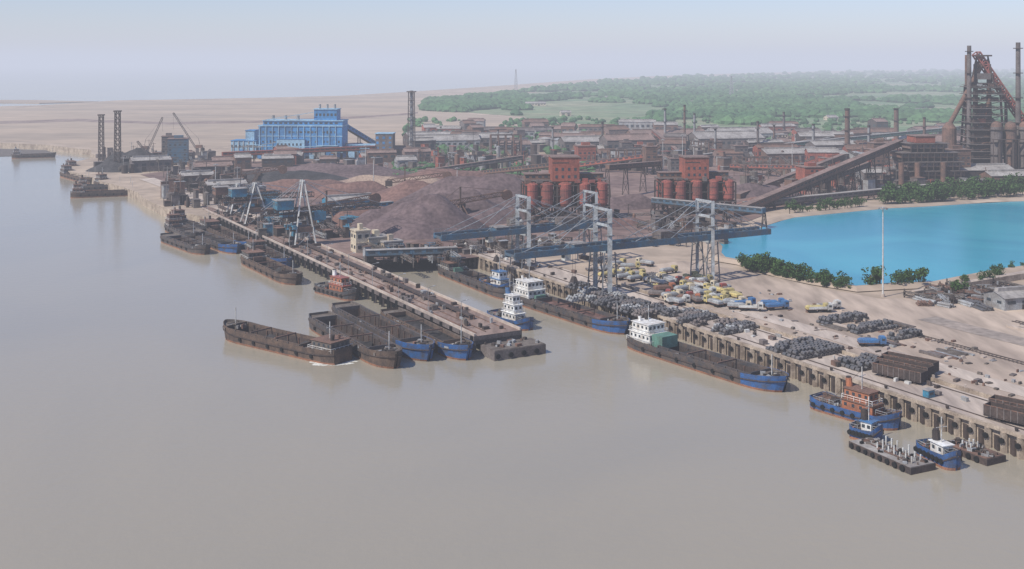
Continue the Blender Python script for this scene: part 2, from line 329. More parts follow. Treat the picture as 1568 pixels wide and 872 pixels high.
def vessel(name,a,b,Wd,kind='barge',**k):
    d=b-a; L=d.length; mid=(a+b)/2; mid.z=0; rz=math.atan2(d.y,d.x); m=MB(XF(mid,rz))
    hm=k.get('hull','hullblack'); bow=k.get('bow'); sup=k.get('sup','white')
    if kind=='barge':
        zd=k.get('zd',2.4); zb=zd+.7
        hull(m,L,Wd,zd,zb,hm,k.get('boot','boottop'),'deckgrey',hold=k.get('hold',(.24,.84,.72)),bowm=bow,cargo=k.get('cargo','coal'),heap=k.get('heap',0))
        if k.get('house',True):
            x0=-L/2+1.2; z=house(m,x0,x0+L*.15,Wd*.36,zd+.4,k.get('tiers',2),sup,k.get('roof','white'))
            m.cyl((x0+2,1.2,z-1),(x0+1.6,1.2,z+1.6),.55,'dark'); m.cyl((x0+2,-1.2,z-1),(x0+1.6,-1.2,z+1.2),.4,k.get('roof','white'))
            m.beam((x0+4,0,z),(x0+4,0,z+4.5),.16,'steelwhite'); m.beam((x0+4,-1.2,z+3),(x0+4,1.2,z+3),.1,'steelwhite')
            rails(m,x0-.6,x0+L*.17,-Wd*.42,Wd*.42,zd+.4)
            m.bb(x0+L*.17,x0+L*.19,-Wd*.2,Wd*.2,zd,zd+1.5,k.get('box','green'))
            if k.get('box')=='green': m.bb(x0+L*.155,x0+L*.23,-Wd*.3,Wd*.3,zd,zd+3.2,'green')
        x=L/2-L*.09; m.beam((x,0,zd),(x,0,zd+6),.2,'steelwhite'); m.cyl((x+1.2,-1,zd+1),(x+1.2,1,zd+1),.55,'dark',n=8); m.bb(x-1.2,x-.3,-.9,.9,zd,zd+1.6,'deckgrey')
        for i in range(6):
            for sg in (-1,1): m.cyl((-L/2+L*(.15+.12*i),sg*(Wd/2+.02),1.6),(-L/2+L*(.15+.12*i),sg*(Wd/2+.3),1.6),.55,'rubber',n=8)
        for i in range(k.get('junk',22)):
            m.box((R(-.4,.4)*L,random.choice((-1,1))*Wd*.43,zd+.3),(R(.4,1.6),R(.3,.6),R(.3,.9)),random.choice(['rust','dark','steelgrey','deckgrey']),R(0,1))
        for i in range(9): m.box((R(.36,.44)*L,R(-.25,.25)*Wd,zd+.7),(R(.3,1.4),R(.3,1.4),R(.3,1.5)),random.choice(['rust','dark','steelgrey','deckgrey','steelwhite']),R(0,1))
        for sg in (-1,1): m.beam((L*.38,sg*.8,zd+1),(L*.44,sg*Wd*.2,zd+1.6),.12,'rubber')
    elif kind=='tug':
        zd=1.7; hull(m,L,Wd,zd,zd+.8,hm,'boottop' if not k.get('boot') else k['boot'],k.get('deck','deckgrey'),bowm=bow,sheer=1.6)
        z=house(m,-L*.12,L*.24,Wd*.28,zd,k.get('tiers',2),sup,k.get('roof','white'))
        m.cyl((-L*.08,0,z-1.6),(-L*.1,0,z+1.8),.75,k.get('funnel','dark')); m.cyl((-L*.1,0,z+1.8),(-L*.1,0,z+2.1),.6,'dark')
        m.beam((L*.06,0,z),(L*.06,0,z+5),.18,'steelwhite'); m.beam((L*.06,-1.3,z+3),(L*.06,1.3,z+3),.1,'steelwhite'); m.beam((L*.06,0,z+4.4),(-L*.3,0,zd+1),.05,'dark')
        m.bb(-L*.3,-L*.24,-.9,.9,zd,zd+1.1,'dark'); m.cyl((L*.36,-.8,zd+1.3),(L*.36,.8,zd+1.3),.5,'dark',n=8)
        for i in range(7):
            for sg in (-1,1): m.cyl((L*(-.42+.12*i),sg*(Wd/2+.02),1.5),(L*(-.42+.12*i),sg*(Wd/2+.32),1.5),.55,'rubber',n=8)
        rails(m,-L*.45,-L*.2,-Wd*.38,Wd*.38,zd+.5,'steelgrey'); rails(m,L*.27,L*.40,-Wd*.25,Wd*.25,zd+.9,'steelgrey')
        for i in range(16): m.box((R(-.42,-.16)*L,R(-.34,.34)*Wd,zd+.4),(R(.3,1.1),R(.3,.8),R(.4,1.2)),random.choice(['rust','dark','orange','dark','steelgrey','deckgrey']),R(0,1))
    elif kind=='pontoon':
        m.bb(-L/2,L/2,-Wd/2,Wd/2,-.6,1.3,'rustdark'); m.bb(-L/2+.2,L/2-.2,-Wd/2+.2,Wd/2-.2,1.3,1.42,k.get('deck','roofgrey'))
        for i in range(int(L/2)):
            for sg in (-1,1): m.cyl((-L/2+1+2*i,sg*Wd/2,.7),(-L/2+1+2*i,sg*(Wd/2+.35),.7),R(.45,.65),'rubber',n=8)
        for i in range(k.get('posts',6)): 
            x=-L*.15+i*L*.09; 
            for sg in (-1,1): m.cyl((x,sg*Wd*.18,1.4),(x,sg*Wd*.18,R(2.6,3.8)),.17,'steelwhite',n=6)
        for i in range(45): m.box((R(-.46,.46)*L,R(-.42,.42)*Wd,1.6),(R(.2,1.1),R(.2,.8),R(.2,.9)),random.choice(['rust','dark','steelgrey','deckgrey','rubber','hullrust','steelgrey']),R(0,1.5))
        for i in range(7): m.beam((R(-.4,.3)*L,R(-.35,.35)*Wd,1.6),(R(-.3,.4)*L,R(-.35,.35)*Wd,1.7),.15,'rust')
    return m.build(name)
def p0(u,v): return P(u,v,0)
vessel('cargo_barge',p0(974,530),p0(1206,603),9.5,bow='hullblue',box='green',tiers=2)
vessel('cargo_barge',p0(797,461),p0(962,514),9.5,hull='hullblack',bow='hullblue',heap=1.3,cargo='orered',tiers=2)
vessel('cargo_barge',p0(682,418),p0(792,462),9,tiers=1,sup='deckgrey',roof='rust',hold=(.3,.86,.7))
vessel('harbour_tug',p0(755,489),p0(812,507),6.5,'tug',hull='hullblue',tiers=3,roof='white',funnel='truckblue')
vessel('harbour_tug',p0(742,438),p0(784,450),6.5,'tug',hull='hullblue',tiers=2,roof='truckblue')
vessel('harbour_tug',p0(1250,622),p0(1379,660),7,'tug',hull='hullblue',sup='orange',roof='rust',deck='rust',tiers=2,funnel='orange')
vessel('harbour_tug',p0(490,446),p0(546,461),6.5,'tug',hull='hullblack',sup='orange',roof='redpaint',tiers=2,funnel='white')
vessel('work_pontoon',p0(1318,682),p0(1414,724),6.5,'pontoon',posts=7)
vessel('work_boat',p0(1306,668),p0(1350,680),4.2,'tug',hull='hullblue',tiers=1,roof='truckblue')
vessel('work_boat',p0(1412,695),p0(1466,722),4.2,'tug',hull='hullblue',tiers=1,roof='white')
vessel('work_pontoon',p0(1455,684),p0(1526,711),5.5,'pontoon',posts=3,deck='rust')
vessel('open_barge',p0(526,556),p0(346,514),9.5,house=True,tiers=1,sup='deckgrey',roof='rust',hull='hullrust',hold=(.26,.9,.8),bow='hullrust',zd=2.8,junk=40,box='rust')
vessel('open_barge',W(322,113.5,0),W(266,115,0),9,house=False,hull='hullblack',hold=(.1,.82,.78),bow='hullrust',zd=3)
vessel('open_barge',W(332,124.5,0),W(268,125.5,0),9,house=False,hull='hullblack',hold=(.1,.82,.78),bow='hullblue',zd=3)
vessel('open_barge',W(318,135,0),W(264,135,0),8.6,house=False,hull='hullrust',hold=(.1,.82,.7),bow='hullblue',zd=2.6,heap=1,cargo='coal')
vessel('open_barge',p0(381,402),p0(456,438),9,hull='hullrust',hold=(.2,.8,.78),tiers=1,sup='deckgrey',roof='rust',box='rust')
vessel('open_barge',W(462,133.5,0),W(416,134,0),8,hull='hullblack',bow='hullblue',hold=(.2,.8,.7),tiers=1,sup='deckgrey',roof='rust',box='rust')
vessel('open_barge',p0(256,369),p0(316,391),8.5,hull='hullblack',hold=(.2,.8,.7),house=False)
vessel('open_barge',p0(290,362),p0(365,390),8.5,hull='hullblack',bow='hullblue',hold=(.2,.8,.7),heap=1,house=False)
vessel('open_barge',p0(315,352),p0(388,386),8.5,hull='hullrust',bow='hullblue',hold=(.2,.8,.7),tiers=1,sup='deckgrey',roof='rust',box='rust')
for a,b in [((108,303),(212,299)),((118,292),(190,290)),((105,262),(150,276)),((98,270),(140,282)),((150,285),(205,292)),((268,345),(318,360)),((262,352),(300,372))]:
    vessel('moored_barge',p0(*a),p0(*b),8,hull=random.choice(['hullrust','hullblack']),hold=(.24,.82,.7),heap=random.choice([0,1]),tiers=2,sup=random.choice(['rust','rustgrey']),roof='rust',box='rust')
vessel('river_launch',p0(18,243),p0(86,241),7,hull='hullrust',tiers=2,sup='rust',roof='steelgrey',box='rust')
m=MB()
for i in range(50):
    c=p0(R(480,545),R(551,560)); r=R(.2,1.0); m.add([(c.x+r*2.5*math.cos(a),c.y+r*math.sin(a),.03+i*.001) for a in (0,1,2,3,4,5)],[(0,1,2,3,4,5)],'foam')
m.build('bow_wave_foam',False)
# ---------------------------------------------------------------- cranes
def gantry(s,t0,t1,tA,tB,zg,zt,gm='steelblue',tm='craneleg'):
    m=MB()
    for ds in (-3,3):
        m.beam(W(s+ds,t0,zg),W(s+ds,t1,zg),.8,gm,2.0); m.beam(W(s+ds,t0,zg+2.3),W(s+ds,t1,zg+2.3),.1,'stay')
        t=t0
        while t<t1: m.beam(W(s+ds,t,zg+.95),W(s+ds,t,zg+2.3),.1,'stay'); t+=2.5
    t=t0
    while t<=t1: m.beam(W(s-3,t,zg),W(s+3,t,zg),.4,gm,.8); t+=6
    for tt in (tA,tB):
        for ds in (-4.2,4.2):
            m.beam(W(s+ds,tt,LZ),W(s+ds,tt,zt),1.45 if tt==tA else 1.0,tm)
            for dt in (-2.2,2.2):
                m.beam(W(s+ds,tt+dt*1.4,LZ),W(s+ds,tt+dt*.9,zg-1.5),.4,'stay')
            k=8
            for i in range(k):
                z=LZ+(zg-LZ-2)*i/k; z2=LZ+(zg-LZ-2)*(i+1)/k; m.beam(W(s+ds,tt-2.6,z),W(s+ds,tt+2.6,z2 if i%2 else z),.16,'stay')
            m.box(W(s+ds,tt,LZ+.7),(2,5,1.4),'rustdark',QA)
            for z in (zg+4,zg+8): m.box(W(s+ds,tt,z),(2.2,2.2,.25),'stay',QA)
        for z in (zg-1.6,zt-.4,zg+7): m.beam(W(s-4.2,tt,z),W(s+4.2,tt,z),.6,tm,.8)
        m.beam(W(s-4.2,tt,LZ+1),W(s+4.2,tt,zg-2),.22,'stay'); m.beam(W(s+4.2,tt,LZ+1),W(s-4.2,tt,zg-2),.22,'stay')
        for ds in (-3,3):
            for e in (-32,-17,17,32):
                te=tt+e
                if te<t0 or te>t1: te=t0+.5 if e<0 else t1-.5
                m.beam(W(s+ds*1.3,tt,zt-.3),W(s+ds,te,zg+.9),.17,'craneleg')
    tm_=(tA+tB)/2+4
    m.box(W(s,tA-10,zg+.4),(5,5.4,2.6),gm,QA); m.box(W(s,tA-10,zg+1.85),(5.4,5.8,.25),'roofgrey',QA)
    m.box(W(s,tA-14,zg-2.2),(2.2,2.2,2.4),'steelwhite',QA); m.box(W(s,tA-15.15,zg-2.0),(.1,1.8,1.2),'window',QA)
    m.box(W(s,tm_,zg+2.0),(7,5,2.6),'rustgrey',QA)
    for ds in (-.8,.8): m.beam(W(s+ds,tA-11,zg-1),W(s+ds,tA-11,zg-9),.08,'dark')
    m.box(W(s,tA-11,zg-9.8),(1.8,2.6,1.8),'dark',QA,.5)
    return m.build('gantry_grab_crane')
gantry(301,168,272,199.6+3,245,20,32.5)
gantry(353,168,238,199.6+3,238-6,18.5,31)
def unloader(s,t,t0,t1,zg,zt,hm='teal',dd=4.6):
    m=MB()
    for ds in (-4,4):
        for sg in (-1,1): m.beam(W(s+ds,t+sg*dd,LZ),W(s+ds*.3,t+sg*.3,zt),.6,'steelwhite')
        m.beam(W(s+ds*.8,t-dd*.75,LZ+6),W(s+ds*.8,t+dd*.75,LZ+6),.4,'craneleg'); m.beam(W(s+ds*.55,t-dd*.45,zg),W(s+ds*.55,t+dd*.45,zg),.4,'craneleg')
        m.beam(W(s+ds,t-dd,LZ),W(s+ds*.8,t+dd*.75,LZ+6),.2,'craneleg'); 
        for te in (t0,t1,(t+t1)/2,(t+t0)/2): m.beam(W(s+ds*.3,t,zt),W(s+2*ds/5,te,zg+1),.17,'craneleg')
        m.box(W(s+ds,t-dd,LZ+.6),(3,1.4,1.2),'rustdark',QA);m.box(W(s+ds,t+dd,LZ+.6),(3,1.4,1.2),'rustdark',QA)
    for z in (zt-.5,zt-7): m.beam(W(s-2,t,z),W(s+2,t,z),.4,'craneleg')
    m.truss(W(s,t0,zg),W(s,t1,zg),3.4,2.2,'rustdark',16,.28); m.beam(W(s,t0,zg-1.2),W(s,t1,zg-1.2),2.4,'rustgrey',.2)
    m.box(W(s,t-8,zg+2.8),(7,6,3.6),hm,QA); m.box(W(s,t-8,zg+4.8),(7.6,6.6,.3),'roofgrey',QA); m.box(W(s,t+7,zg-2.5),(5,4,3.4),hm,QA); 
    for e in (-2,0,2): m.box(W(s+e*.9-0,t-11.51,zg+3.2),(.1,1.0,1.2),'window',QA)
    m.box(W(s,t,LZ+7),(7,7,2),'rust',QA)
    for i in range(3): m.beam(W(s+4,t-7+4*i,LZ),W(s+4,t-4+4*i,zg),.25,'rustdark')
    for i in range(12): m.box(W(s+R(-3,3),t+R(-6,6),R(LZ+1,zg)),(R(.8,2.5),R(.8,2.5),R(.6,2)),random.choice(['rust','rustdark','teal','rustgrey']),QA)
    return m.build('ship_unloader')
unloader(440,148,131,182,19,31.5)
unloader(508,148,134,176,17,24,dd=6)
unloader(545,150,140,172,14,20,'rust')
def lattice(name,p,h,w,mt,w2=None,n=12,extra=True,c=.3):
    m=MB(); w2=w2 or w*.6
    for i in range(n):
        z0=p.z+h*i/n; z1=p.z+h*(i+1)/n; a=w+(w2-w)*i/n; b=w+(w2-w)*(i+1)/n
        C0=[(p.x+sx*a/2,p.y+sy*a/2,z0) for sx,sy in ((-1,-1),(1,-1),(1,1),(-1,1))]; C1=[(p.x+sx*b/2,p.y+sy*b/2,z1) for sx,sy in ((-1,-1),(1,-1),(1,1),(-1,1))]
        for k in range(4):
            m.beam(C0[k],C1[k],c,mt); m.beam(C0[k],C1[(k+1)%4],c*.6,mt); m.beam(C0[k],C0[(k+1)%4],c*.6,mt)
    if extra: m.box((p.x,p.y,p.z+h+.4),(w2*1.6,w2*1.6,.8),mt)
    return m.build(name)
lattice('dock_crane_tower',P(155,252),36,3.2,'rustdark',2.6,c=.45,n=10); lattice('dock_crane_tower',P(180,262),41,3.6,'rustdark',2.8,c=.5,n=11)
def jib(px,h,L,ang,rz,mt='rustgrey'):
    p=P(*px); m=MB(XF(p,rz)); m.bb(-3,3,-3,3,0,2,mt); m.bb(-1,1,-1,1,2,h*.4,mt); m.box((-1.5,0,h*.4+1.5),(5,3,2.4),'rust')
    e=Vector((1+L*math.cos(ang),0,h*.4+L*math.sin(ang))); m.truss((1,0,h*.4),e,1.1,1.1,mt,9,.18); m.beam((-2,0,h*.4+3),(-1,0,h*.4+8),.3,mt); m.beam((-1,0,h*.4+8),e,.12,mt); m.beam(e,e-Vector((0,0,L*.4)),.12,mt)
    m.build('jib_crane')
jib((302,238),14,34,1.0,math.pi); jib((225,240),14,28,1.15,0); jib((240,262),12,20,.9,math.pi)
def highmast(px,h,r=.28):
    p=P(*px); m=MB(XF(p,0)); m.cyl((0,0,0),(0,0,h),r,'steelwhite',r*.5,8); m.cyl((0,0,0),(0,0,1),.6,'concrete')
    m.cyl((0,0,h-.6),(0,0,h-.3),1.1,'steelgrey',n=10)
    for i in range(6):
        a=i*math.pi/3; m.box((1.3*math.cos(a),1.3*math.sin(a),h-.6),(.5,.5,.4),'steelgrey',a)
    m.build('high_mast_lamp')
highmast((1352,455),29,.3)
for px,h in [((1015,262),22),((1045,258),24),((1062,262),18),((572,300),22),((700,300),16),((1213,262),20),((330,300),18),((990,262),16),((560,262),18)]: highmast(px,h,.3)
def stack(px,h,r,mt='rustgrey',bands=True,r2=None,name='chimney'):
    p=P(*px); m=MB(XF(p,0)); m.cyl((0,0,0),(0,0,h),r,mt,r2 or r*.8,14)
    for i in range(1,int(h/11)+1):
        z=i*11; m.cyl((0,0,z),(0,0,z+.3),r+1.0,'rustdark',n=14)
        for k in range(8): a=k*math.pi/4; m.beam(((r+.95)*math.cos(a),(r+.95)*math.sin(a),z),((r+.95)*math.cos(a),(r+.95)*math.sin(a),z+1.2),.1,'rustdark')
    m.cyl((0,0,h-1.2),(0,0,h+.2),r,'dark',n=14); m.beam((r+.3,0,0),(r*.85+.3,0,h),.3,'rustdark')
    m.cyl((0,0,0),(0,0,3),r*1.3,mt,r,14)
    return m.build(name)
lattice('chimney_frame_tower',P(630,238),51,6,'rustgrey',4.6,n=10,c=.35); stack((630,238),52,1.4,'steelgrey')
stack((1297,243),39,2.0,'rust'); stack((1372,222),33,2.2,'rust'); stack((1200,212),26,1.2)
for px,h,r in [((1018,225),34,1.0),((1048,228),38,.9),((1063,226),30,.9),((922,236),26,1.0),((1095,240),22,.8),((1160,240),28,.9),((1245,240),26,1.1),((1330,250),28,1.0),((762,236),20,.8),((846,236),22,.7),((1415,236),30,1.1),((1185,232),22,.7)]: stack(px,h,r,random.choice(['rustgrey','rust','steelgrey']))
lattice('transmission_tower',P(790,138),55,10,'steelgrey',2,c=1.0); lattice('transmission_tower',P(1120,150),45,8,'steelgrey',2,c=.8)
# ---------------------------------------------------------------- conveyors
def conveyor(a,b,w=3.2,h=2.8,mt='rust',roof='roofbrown',gap=18,name='conveyor_gallery',legs=True,lm='rustdark'):
    m=MB(); m.beam(a,b,w,mt,h); d=(b-a).normalized(); r=d.cross(Vector((0,0,1))).normalized()
    u=r.cross(d).normalized(); m.beam(a+u*(h/2+.12),b+u*(h/2+.12),w+.5,roof,.22); m.beam(a-u*(h/2+.3),b-u*(h/2+.3),w*.8,lm,.5)
    L=(b-a).length; k=max(2,int(L/4))
    for i in range(k):
        p=a.lerp(b,(i+.5)/k)
        for sg in (-1,1): q=p+r*sg*(w/2+.01)+u*.3; m.beam(q-d*1.3,q+d*1.3,.08,'window',.8)
    if legs:
        k=max(1,int(L/gap))
        for i in range(k+1):
            p=a.lerp(b,i/k)
            if p.z-LZ<h: continue
            q1=Vector((p.x,p.y,LZ))+r*w*.85;q2=Vector((p.x,p.y,LZ))-r*w*.85; t1=p+r*w*.35-u*h/2;t2=p-r*w*.35-u*h/2
            m.beam(q1,t1,.45,lm); m.beam(q2,t2,.45,lm); kk=max(1,int((p.z-LZ)/6))
            for j in range(kk): m.beam(q1.lerp(t1,j/kk),q2.lerp(t2,(j+1)/kk),.22,lm); m.beam(q2.lerp(t2,j/kk),q1.lerp(t1,(j+1)/kk),.22,lm); m.beam(q1.lerp(t1,(j+1)/kk),q2.lerp(t2,(j+1)/kk),.22,lm)
    return m.build(name)
def at(u,vbase,z): 
    p=P(u,vbase); return Vector((p.x,p.y,z))
conveyor(at(1118,333,6),at(1378,285,31),4,3.2)
conveyor(at(1128,325,6),at(1330,292,20),3,2.4,'rustgrey')
conveyor(at(1140,324,8),at(1500,290,9),3.2,2.4,'rustgrey','roofgrey')
conveyor(at(1130,305,6),at(1290,268,17),3,2.4,'rust')
conveyor(at(1170,240,12),at(1480,225,22),3,2.4,'green','roofgrey',30)
conveyor(at(1060,250,9),at(1270,232,15),2.6,2,'rustgrey','roofgrey',30)
conveyor(at(340,252,12),at(575,243,13),3.2,2.6,'redclad','redclad',20)
conveyor(at(525,240,30),at(575,235,12),3.4,3,'plantblue','plantlight')
conveyor(at(700,270,5),at(850,300,22),2.6,2.2,'rust')
conveyor(at(930,305,22),at(1010,290,20),2.6,2.2,'rust')
conveyor(at(640,268,6),at(800,262,14),2.6,2.2,'rustgrey')
conveyor(at(430,348,10),at(600,326,9),2.6,2.2,'teal','roofgrey')
conveyor(at(560,402,8),at(700,397,8),2.4,2,'steelblue','roofgrey')
conveyor(at(1000,330,12),at(1170,352,13),2.6,2.2,'steelblue','roofgrey')
conveyor(at(1010,262,22),at(960,262,8),2.4,2.2,'rust')
conveyor(at(1000,228,20),at(1050,250,8),2.6,2.2,'redclad','roofbrown'); conveyor(at(880,262,8),at(1000,268,18),2.6,2.2,'redclad','roofbrown'); conveyor(at(1120,262,8),at(1240,280,14),2.6,2.2,'redclad','roofbrown')
# ---------------------------------------------------------------- stockhouse bunkers
def bunkers(px,sc=1.0,name='ore_bunker_building',rz=.12):
    p=P(*px); m=MB(XF(p,rz)@Matrix.Scale(sc,4))
    for x in range(-20,21,5):
        for y in (-8,0,8): m.beam((x,y,0),(x,y,17),.7,'rustdark')
    for x in range(-20,20,5):
        for y in (-8,8): m.beam((x,y,1),(x+5,y,7),.3,'rustdark'); m.beam((x+5,y,1),(x,y,7),.3,'rustdark')
    for z in (7,12,17): 
        for y in (-8,0,8): m.beam((-20,y,z),(20,y,z),.5,'rustdark',.5)
        for x in range(-20,21,5): m.beam((x,-8,z),(x,8,z),.5,'rustdark')
    m.bb(-20.5,20.5,-8.6,8.6,6.6,6.9,'rustgrey')
    for x in (-17,-9.8,-1,8,16.5):
        for y in (-6.2,4):
            m.cyl((x,y,8.5),(x,y,17.6),3.1,'redsilo',n=18); m.cyl((x,y,4.5),(x,y,8.5),.8,'redsilo',3.1,18)
            m.cyl((x,y,17.6),(x,y,18.5),3.1,'redsilo',1.4,18); m.cyl((x,y,10.5),(x,y,10.7),3.2,'rustdark',n=18); m.cyl((x,y,14.5),(x,y,14.7),3.2,'rustdark',n=18)
    m.bb(-20.5,20.5,-2.5,8.6,18.6,19,'rustgrey'); m.bb(-19,19,1,7,19,21.5,'rust'); m.bb(-19.5,19.5,.6,7.4,21.5,21.8,'roofbrown')
    for x in range(-18,19,3): m.box((x,.98,20.4),(1.6,.1,1),'window')
    m.bb(-7,6,-6,6,18.8,30,'redclad'); m.bb(-7.4,6.4,-6.4,6.4,30,30.5,'roofbrown')
    for x in (-5,-2,1,4): 
        for z in (21,24.5): m.box((x,-6.02,z),(1.2,.1,1.4),'window')
    m.box((-3,-6.02,27.6),(8,.1,.5),'rustdark')
    rails(m,-20,20,-8.4,8.4,17.6,'rust'); m.beam((20,-8,0),(13,-8.8,17),.9,'rustdark',.3)
    for i in range(14): m.box((R(-18,18),R(-7,7),R(.8,2)),(R(2,5),R(2,4),R(1.5,4)),random.choice(['rust','rustgrey','dark']),R(0,.2))
    for i in range(10): m.box((R(-19,19),R(-8,-3),18.9),(R(1,3),R(1,3),R(.8,2.4)),random.choice(['rust','rustgrey','redsilo']),0)
    return m.build(name)
bunkers((865,336),1.0); bunkers((1064,326),.93)
def tower(px,w,d,h,mt,name='transfer_tower',rz=.2,fr=.35):
    p=P(*px); m=MB(XF(p,rz)); z1=h*fr
    for x in (-w/2+.4,w/2-.4):
        for y in (-d/2+.4,d/2-.4): m.beam((x,y,0),(x,y,z1),.7,'rustdark')
        m.beam((x,-d/2+.4,0),(x,d/2-.4,z1),.3,'rustdark')
    m.beam((-w/2+.4,-d/2+.3,0),(w/2-.4,-d/2+.3,z1),.3,'rustdark')
    m.bb(-w/2,w/2,-d/2,d/2,z1,h,mt); m.bb(-w/2-.4,w/2+.4,-d/2-.4,d/2+.4,h,h+.4,'roofbrown'); m.bb(-w*.2,w*.25,-d*.2,d*.2,h+.4,h+2.4,mt)
    z=z1+2
    while z<h-1.5:
        k=max(2,int(w/3))
        for i in range(k): 
            if random.random()<.8: m.box((-w/2+w*(i+.5)/k,-d/2-.01,z),(w/k*.5,.1,1.1),'window')
        m.box((0,-d/2-.02,z+1.6),(w,.12,.15),'rustdark'); z+=3.6
    return m.build(name)
tower((896,258),13,10,16,'redclad'); tower((995,268),8,8,19,'rust'); tower((258,250),9,9,20,'rustgrey'); tower((273,252),14,12,19,'steelblue',fr=.1); tower((1240,292),12,12,14,'redclad',fr=.2); tower((1132,250),10,9,13,'rustgrey'); tower((1340,262),10,9,15,'rust'); tower((1270,262),12,9,9,'redclad')
for i in range(14): tower((R(880,1460),R(236,275)),R(6,12),R(6,10),R(9,19),random.choice(['rust','redclad','rustgrey','rust']))
# ---------------------------------------------------------------- generic sheds
def shed(px,w,d,h,wall,roof,rz=.2,name='industrial_shed'):
    p=P(*px); m=MB(XF(p,rz)); m.bb(-w/2,w/2,-d/2,d/2,0,h,wall); r=d*.16
    vs=[(-w/2-.4,-d/2-.5,h-.1),(w/2+.4,-d/2-.5,h-.1),(w/2+.4,0,h+r),(-w/2-.4,0,h+r),(-w/2-.4,d/2+.5,h-.1),(w/2+.4,d/2+.5,h-.1)]
    m.add(vs,[(0,1,2,3),(3,2,5,4)],roof); m.add([(-w/2,-d/2,h),(-w/2,d/2,h),(-w/2,0,h+r-.2)],[(0,1,2)],wall); m.add([(w/2,-d/2,h),(w/2,d/2,h),(w/2,0,h+r-.2)],[(0,1,2)],wall)
    m.bb(-w/2*.9,w/2*.9,-.8,.8,h+r-.3,h+r+.8,roof)
    k=max(2,int(w/5))
    for i in range(k):
        x=-w/2+w*(i+.5)/k; m.box((x,-d/2-.02,h*.62),(w/k*.55,.1,h*.22),'window')
        if random.random()<.3: m.box((x,-d/2-.04,h*.22),(3,.12,h*.44),'dark')
    for i in range(2): m.box((-w/2-.02,(-.25+.5*i)*d,h*.6),(.1,d*.2,h*.2),'window')
    return m.build(name)
def flat(px,w,d,h,wall,roof,fl,rz=.2,name='works_office_building'):
    p=P(*px); m=MB(XF(p,rz)); m.bb(-w/2,w/2,-d/2,d/2,0,h,wall); m.bb(-w/2-.3,w/2+.3,-d/2-.3,d/2+.3,h,h+.5,roof); m.bb(-w*.15,w*.1,-d*.2,d*.2,h+.5,h+2.8,wall)
    for f in range(fl):
        z=h*(f+.55)/fl; k=max(2,int(w/3)); kd=max(2,int(d/3))
        for i in range(k): m.box((-w/2+w*(i+.5)/k,-d/2-.02,z),(1.5,.1,1.3),'window')
        for i in range(kd): m.box((-w/2-.02,-d/2+d*(i+.5)/kd,z),(.1,1.4,1.3),'window')
        m.box((0,-d/2-.05,h*(f+.95)/fl),(w+.3,.3,.2),roof)
    return m.build(name)
flat((552,386),6,6,8.5,'cream','cream',2,.5); flat((576,384),9,7,5.5,'cream','roofgrey',1,.5); flat((598,385),8,6,4,'quaywall','roofgrey',1,.5)
flat((1240,222),24,12,9,'steelgrey','roofgrey',2); flat((1180,216),30,12,6,'cream','roofgrey',2); flat((690,222),26,12,6,'cream','roofgrey',2)
shed((680,228),60,24,8,'steelgrey','roofgrey'); shed((740,222),50,22,7,'rustgrey','roofgrey'); shed((960,238),40,24,13,'rustgrey','roofbrown'); shed((1020,224),70,30,10,'rust','roofbrown')
shed((1110,228),60,30,10,'rustgrey','roofgrey'); shed((1210,250),46,20,8,'rust','roofgrey'); shed((1130,218),60,28,9,'steelgrey','roofgrey'); shed((1440,240),50,26,13,'rust','roofbrown'); shed((900,232),46,22,9,'rustgrey','roofgrey')
shed((400,318),16,9,6,'teal','teal',.5); shed((535,322),26,9,6,'teal','roofgrey',.5); shed((345,300),22,10,7,'rustgrey','roofgrey',.5); shed((300,285),20,10,7,'rust','roofgrey',.5); shed((230,262),26,12,8,'rustgrey','roofgrey',.5)
shed((325,272),24,14,8,'rustgrey','roofbrown',.4); shed((1290,276),22,12,6,'redclad','roofgrey'); shed((1345,280),26,12,7,'rustgrey','roofgrey')
RS=['rustgrey','rust','steelgrey','roofbrown','rustdark','redclad']; 
for i in range(95):
    u=R(640,1480); v=R(200,256) if u>860 else R(200,236)
    shed((u,v),R(10,42),R(8,18),R(4,12),random.choice(RS),random.choice(['roofgrey','roofgrey','roofbrown','rustgrey','rust']),R(-.2,.5))
for i in range(9): shed((R(760,1560),R(128,190)),R(12,36),R(9,15),R(4,7),'cream','roofgrey',R(-.3,.5),'distant_warehouse')
for i in range(16): shed((R(250,640),R(240,262)),R(10,22),R(8,14),R(4,9),random.choice(RS),random.choice(['roofgrey','roofbrown']),R(0,.5))
for (u,v,n_,h) in [(775,240,5,17),(960,262,5,14),(1085,240,4,12),(1155,262,6,9)]:
    p=P(u,v); m=MB(XF(p,.1))
    for i in range(n_):
        for y in (0,8): m.beam((i*6-12,y,0),(i*6-12,y,h),.9,'rust')
        m.beam((i*6-12,0,h*.6),(i*6-12,8,h*.6),.5,'rust'); m.beam((i*6-12,0,h),(i*6-12,8,h),.5,'rust')
        m.cyl((i*6-12,4,0),(i*6-12,4,h*.75),1.5,'rustgrey')
    for z in (h*.35,h*.6,h):
        for y in (0,8): m.beam((-12,y,z),((n_-1)*6-12,y,z),.6,'rustdark')
    m.build('pipe_rack_structure')
def tank(px,r,h,mt='steelgrey'):
    p=P(*px); m=MB(XF(p,0)); m.cyl((0,0,0),(0,0,h),r,mt,n=20); m.cyl((0,0,h),(0,0,h+r*.2),r,mt,.3,20); m.cyl((0,0,h-.2),(0,0,h),r+.2,'rustgrey',n=20); m.beam((r+.3,0,0),(r+.3,0,h+1),.4,'rustgrey'); m.build('storage_tank')
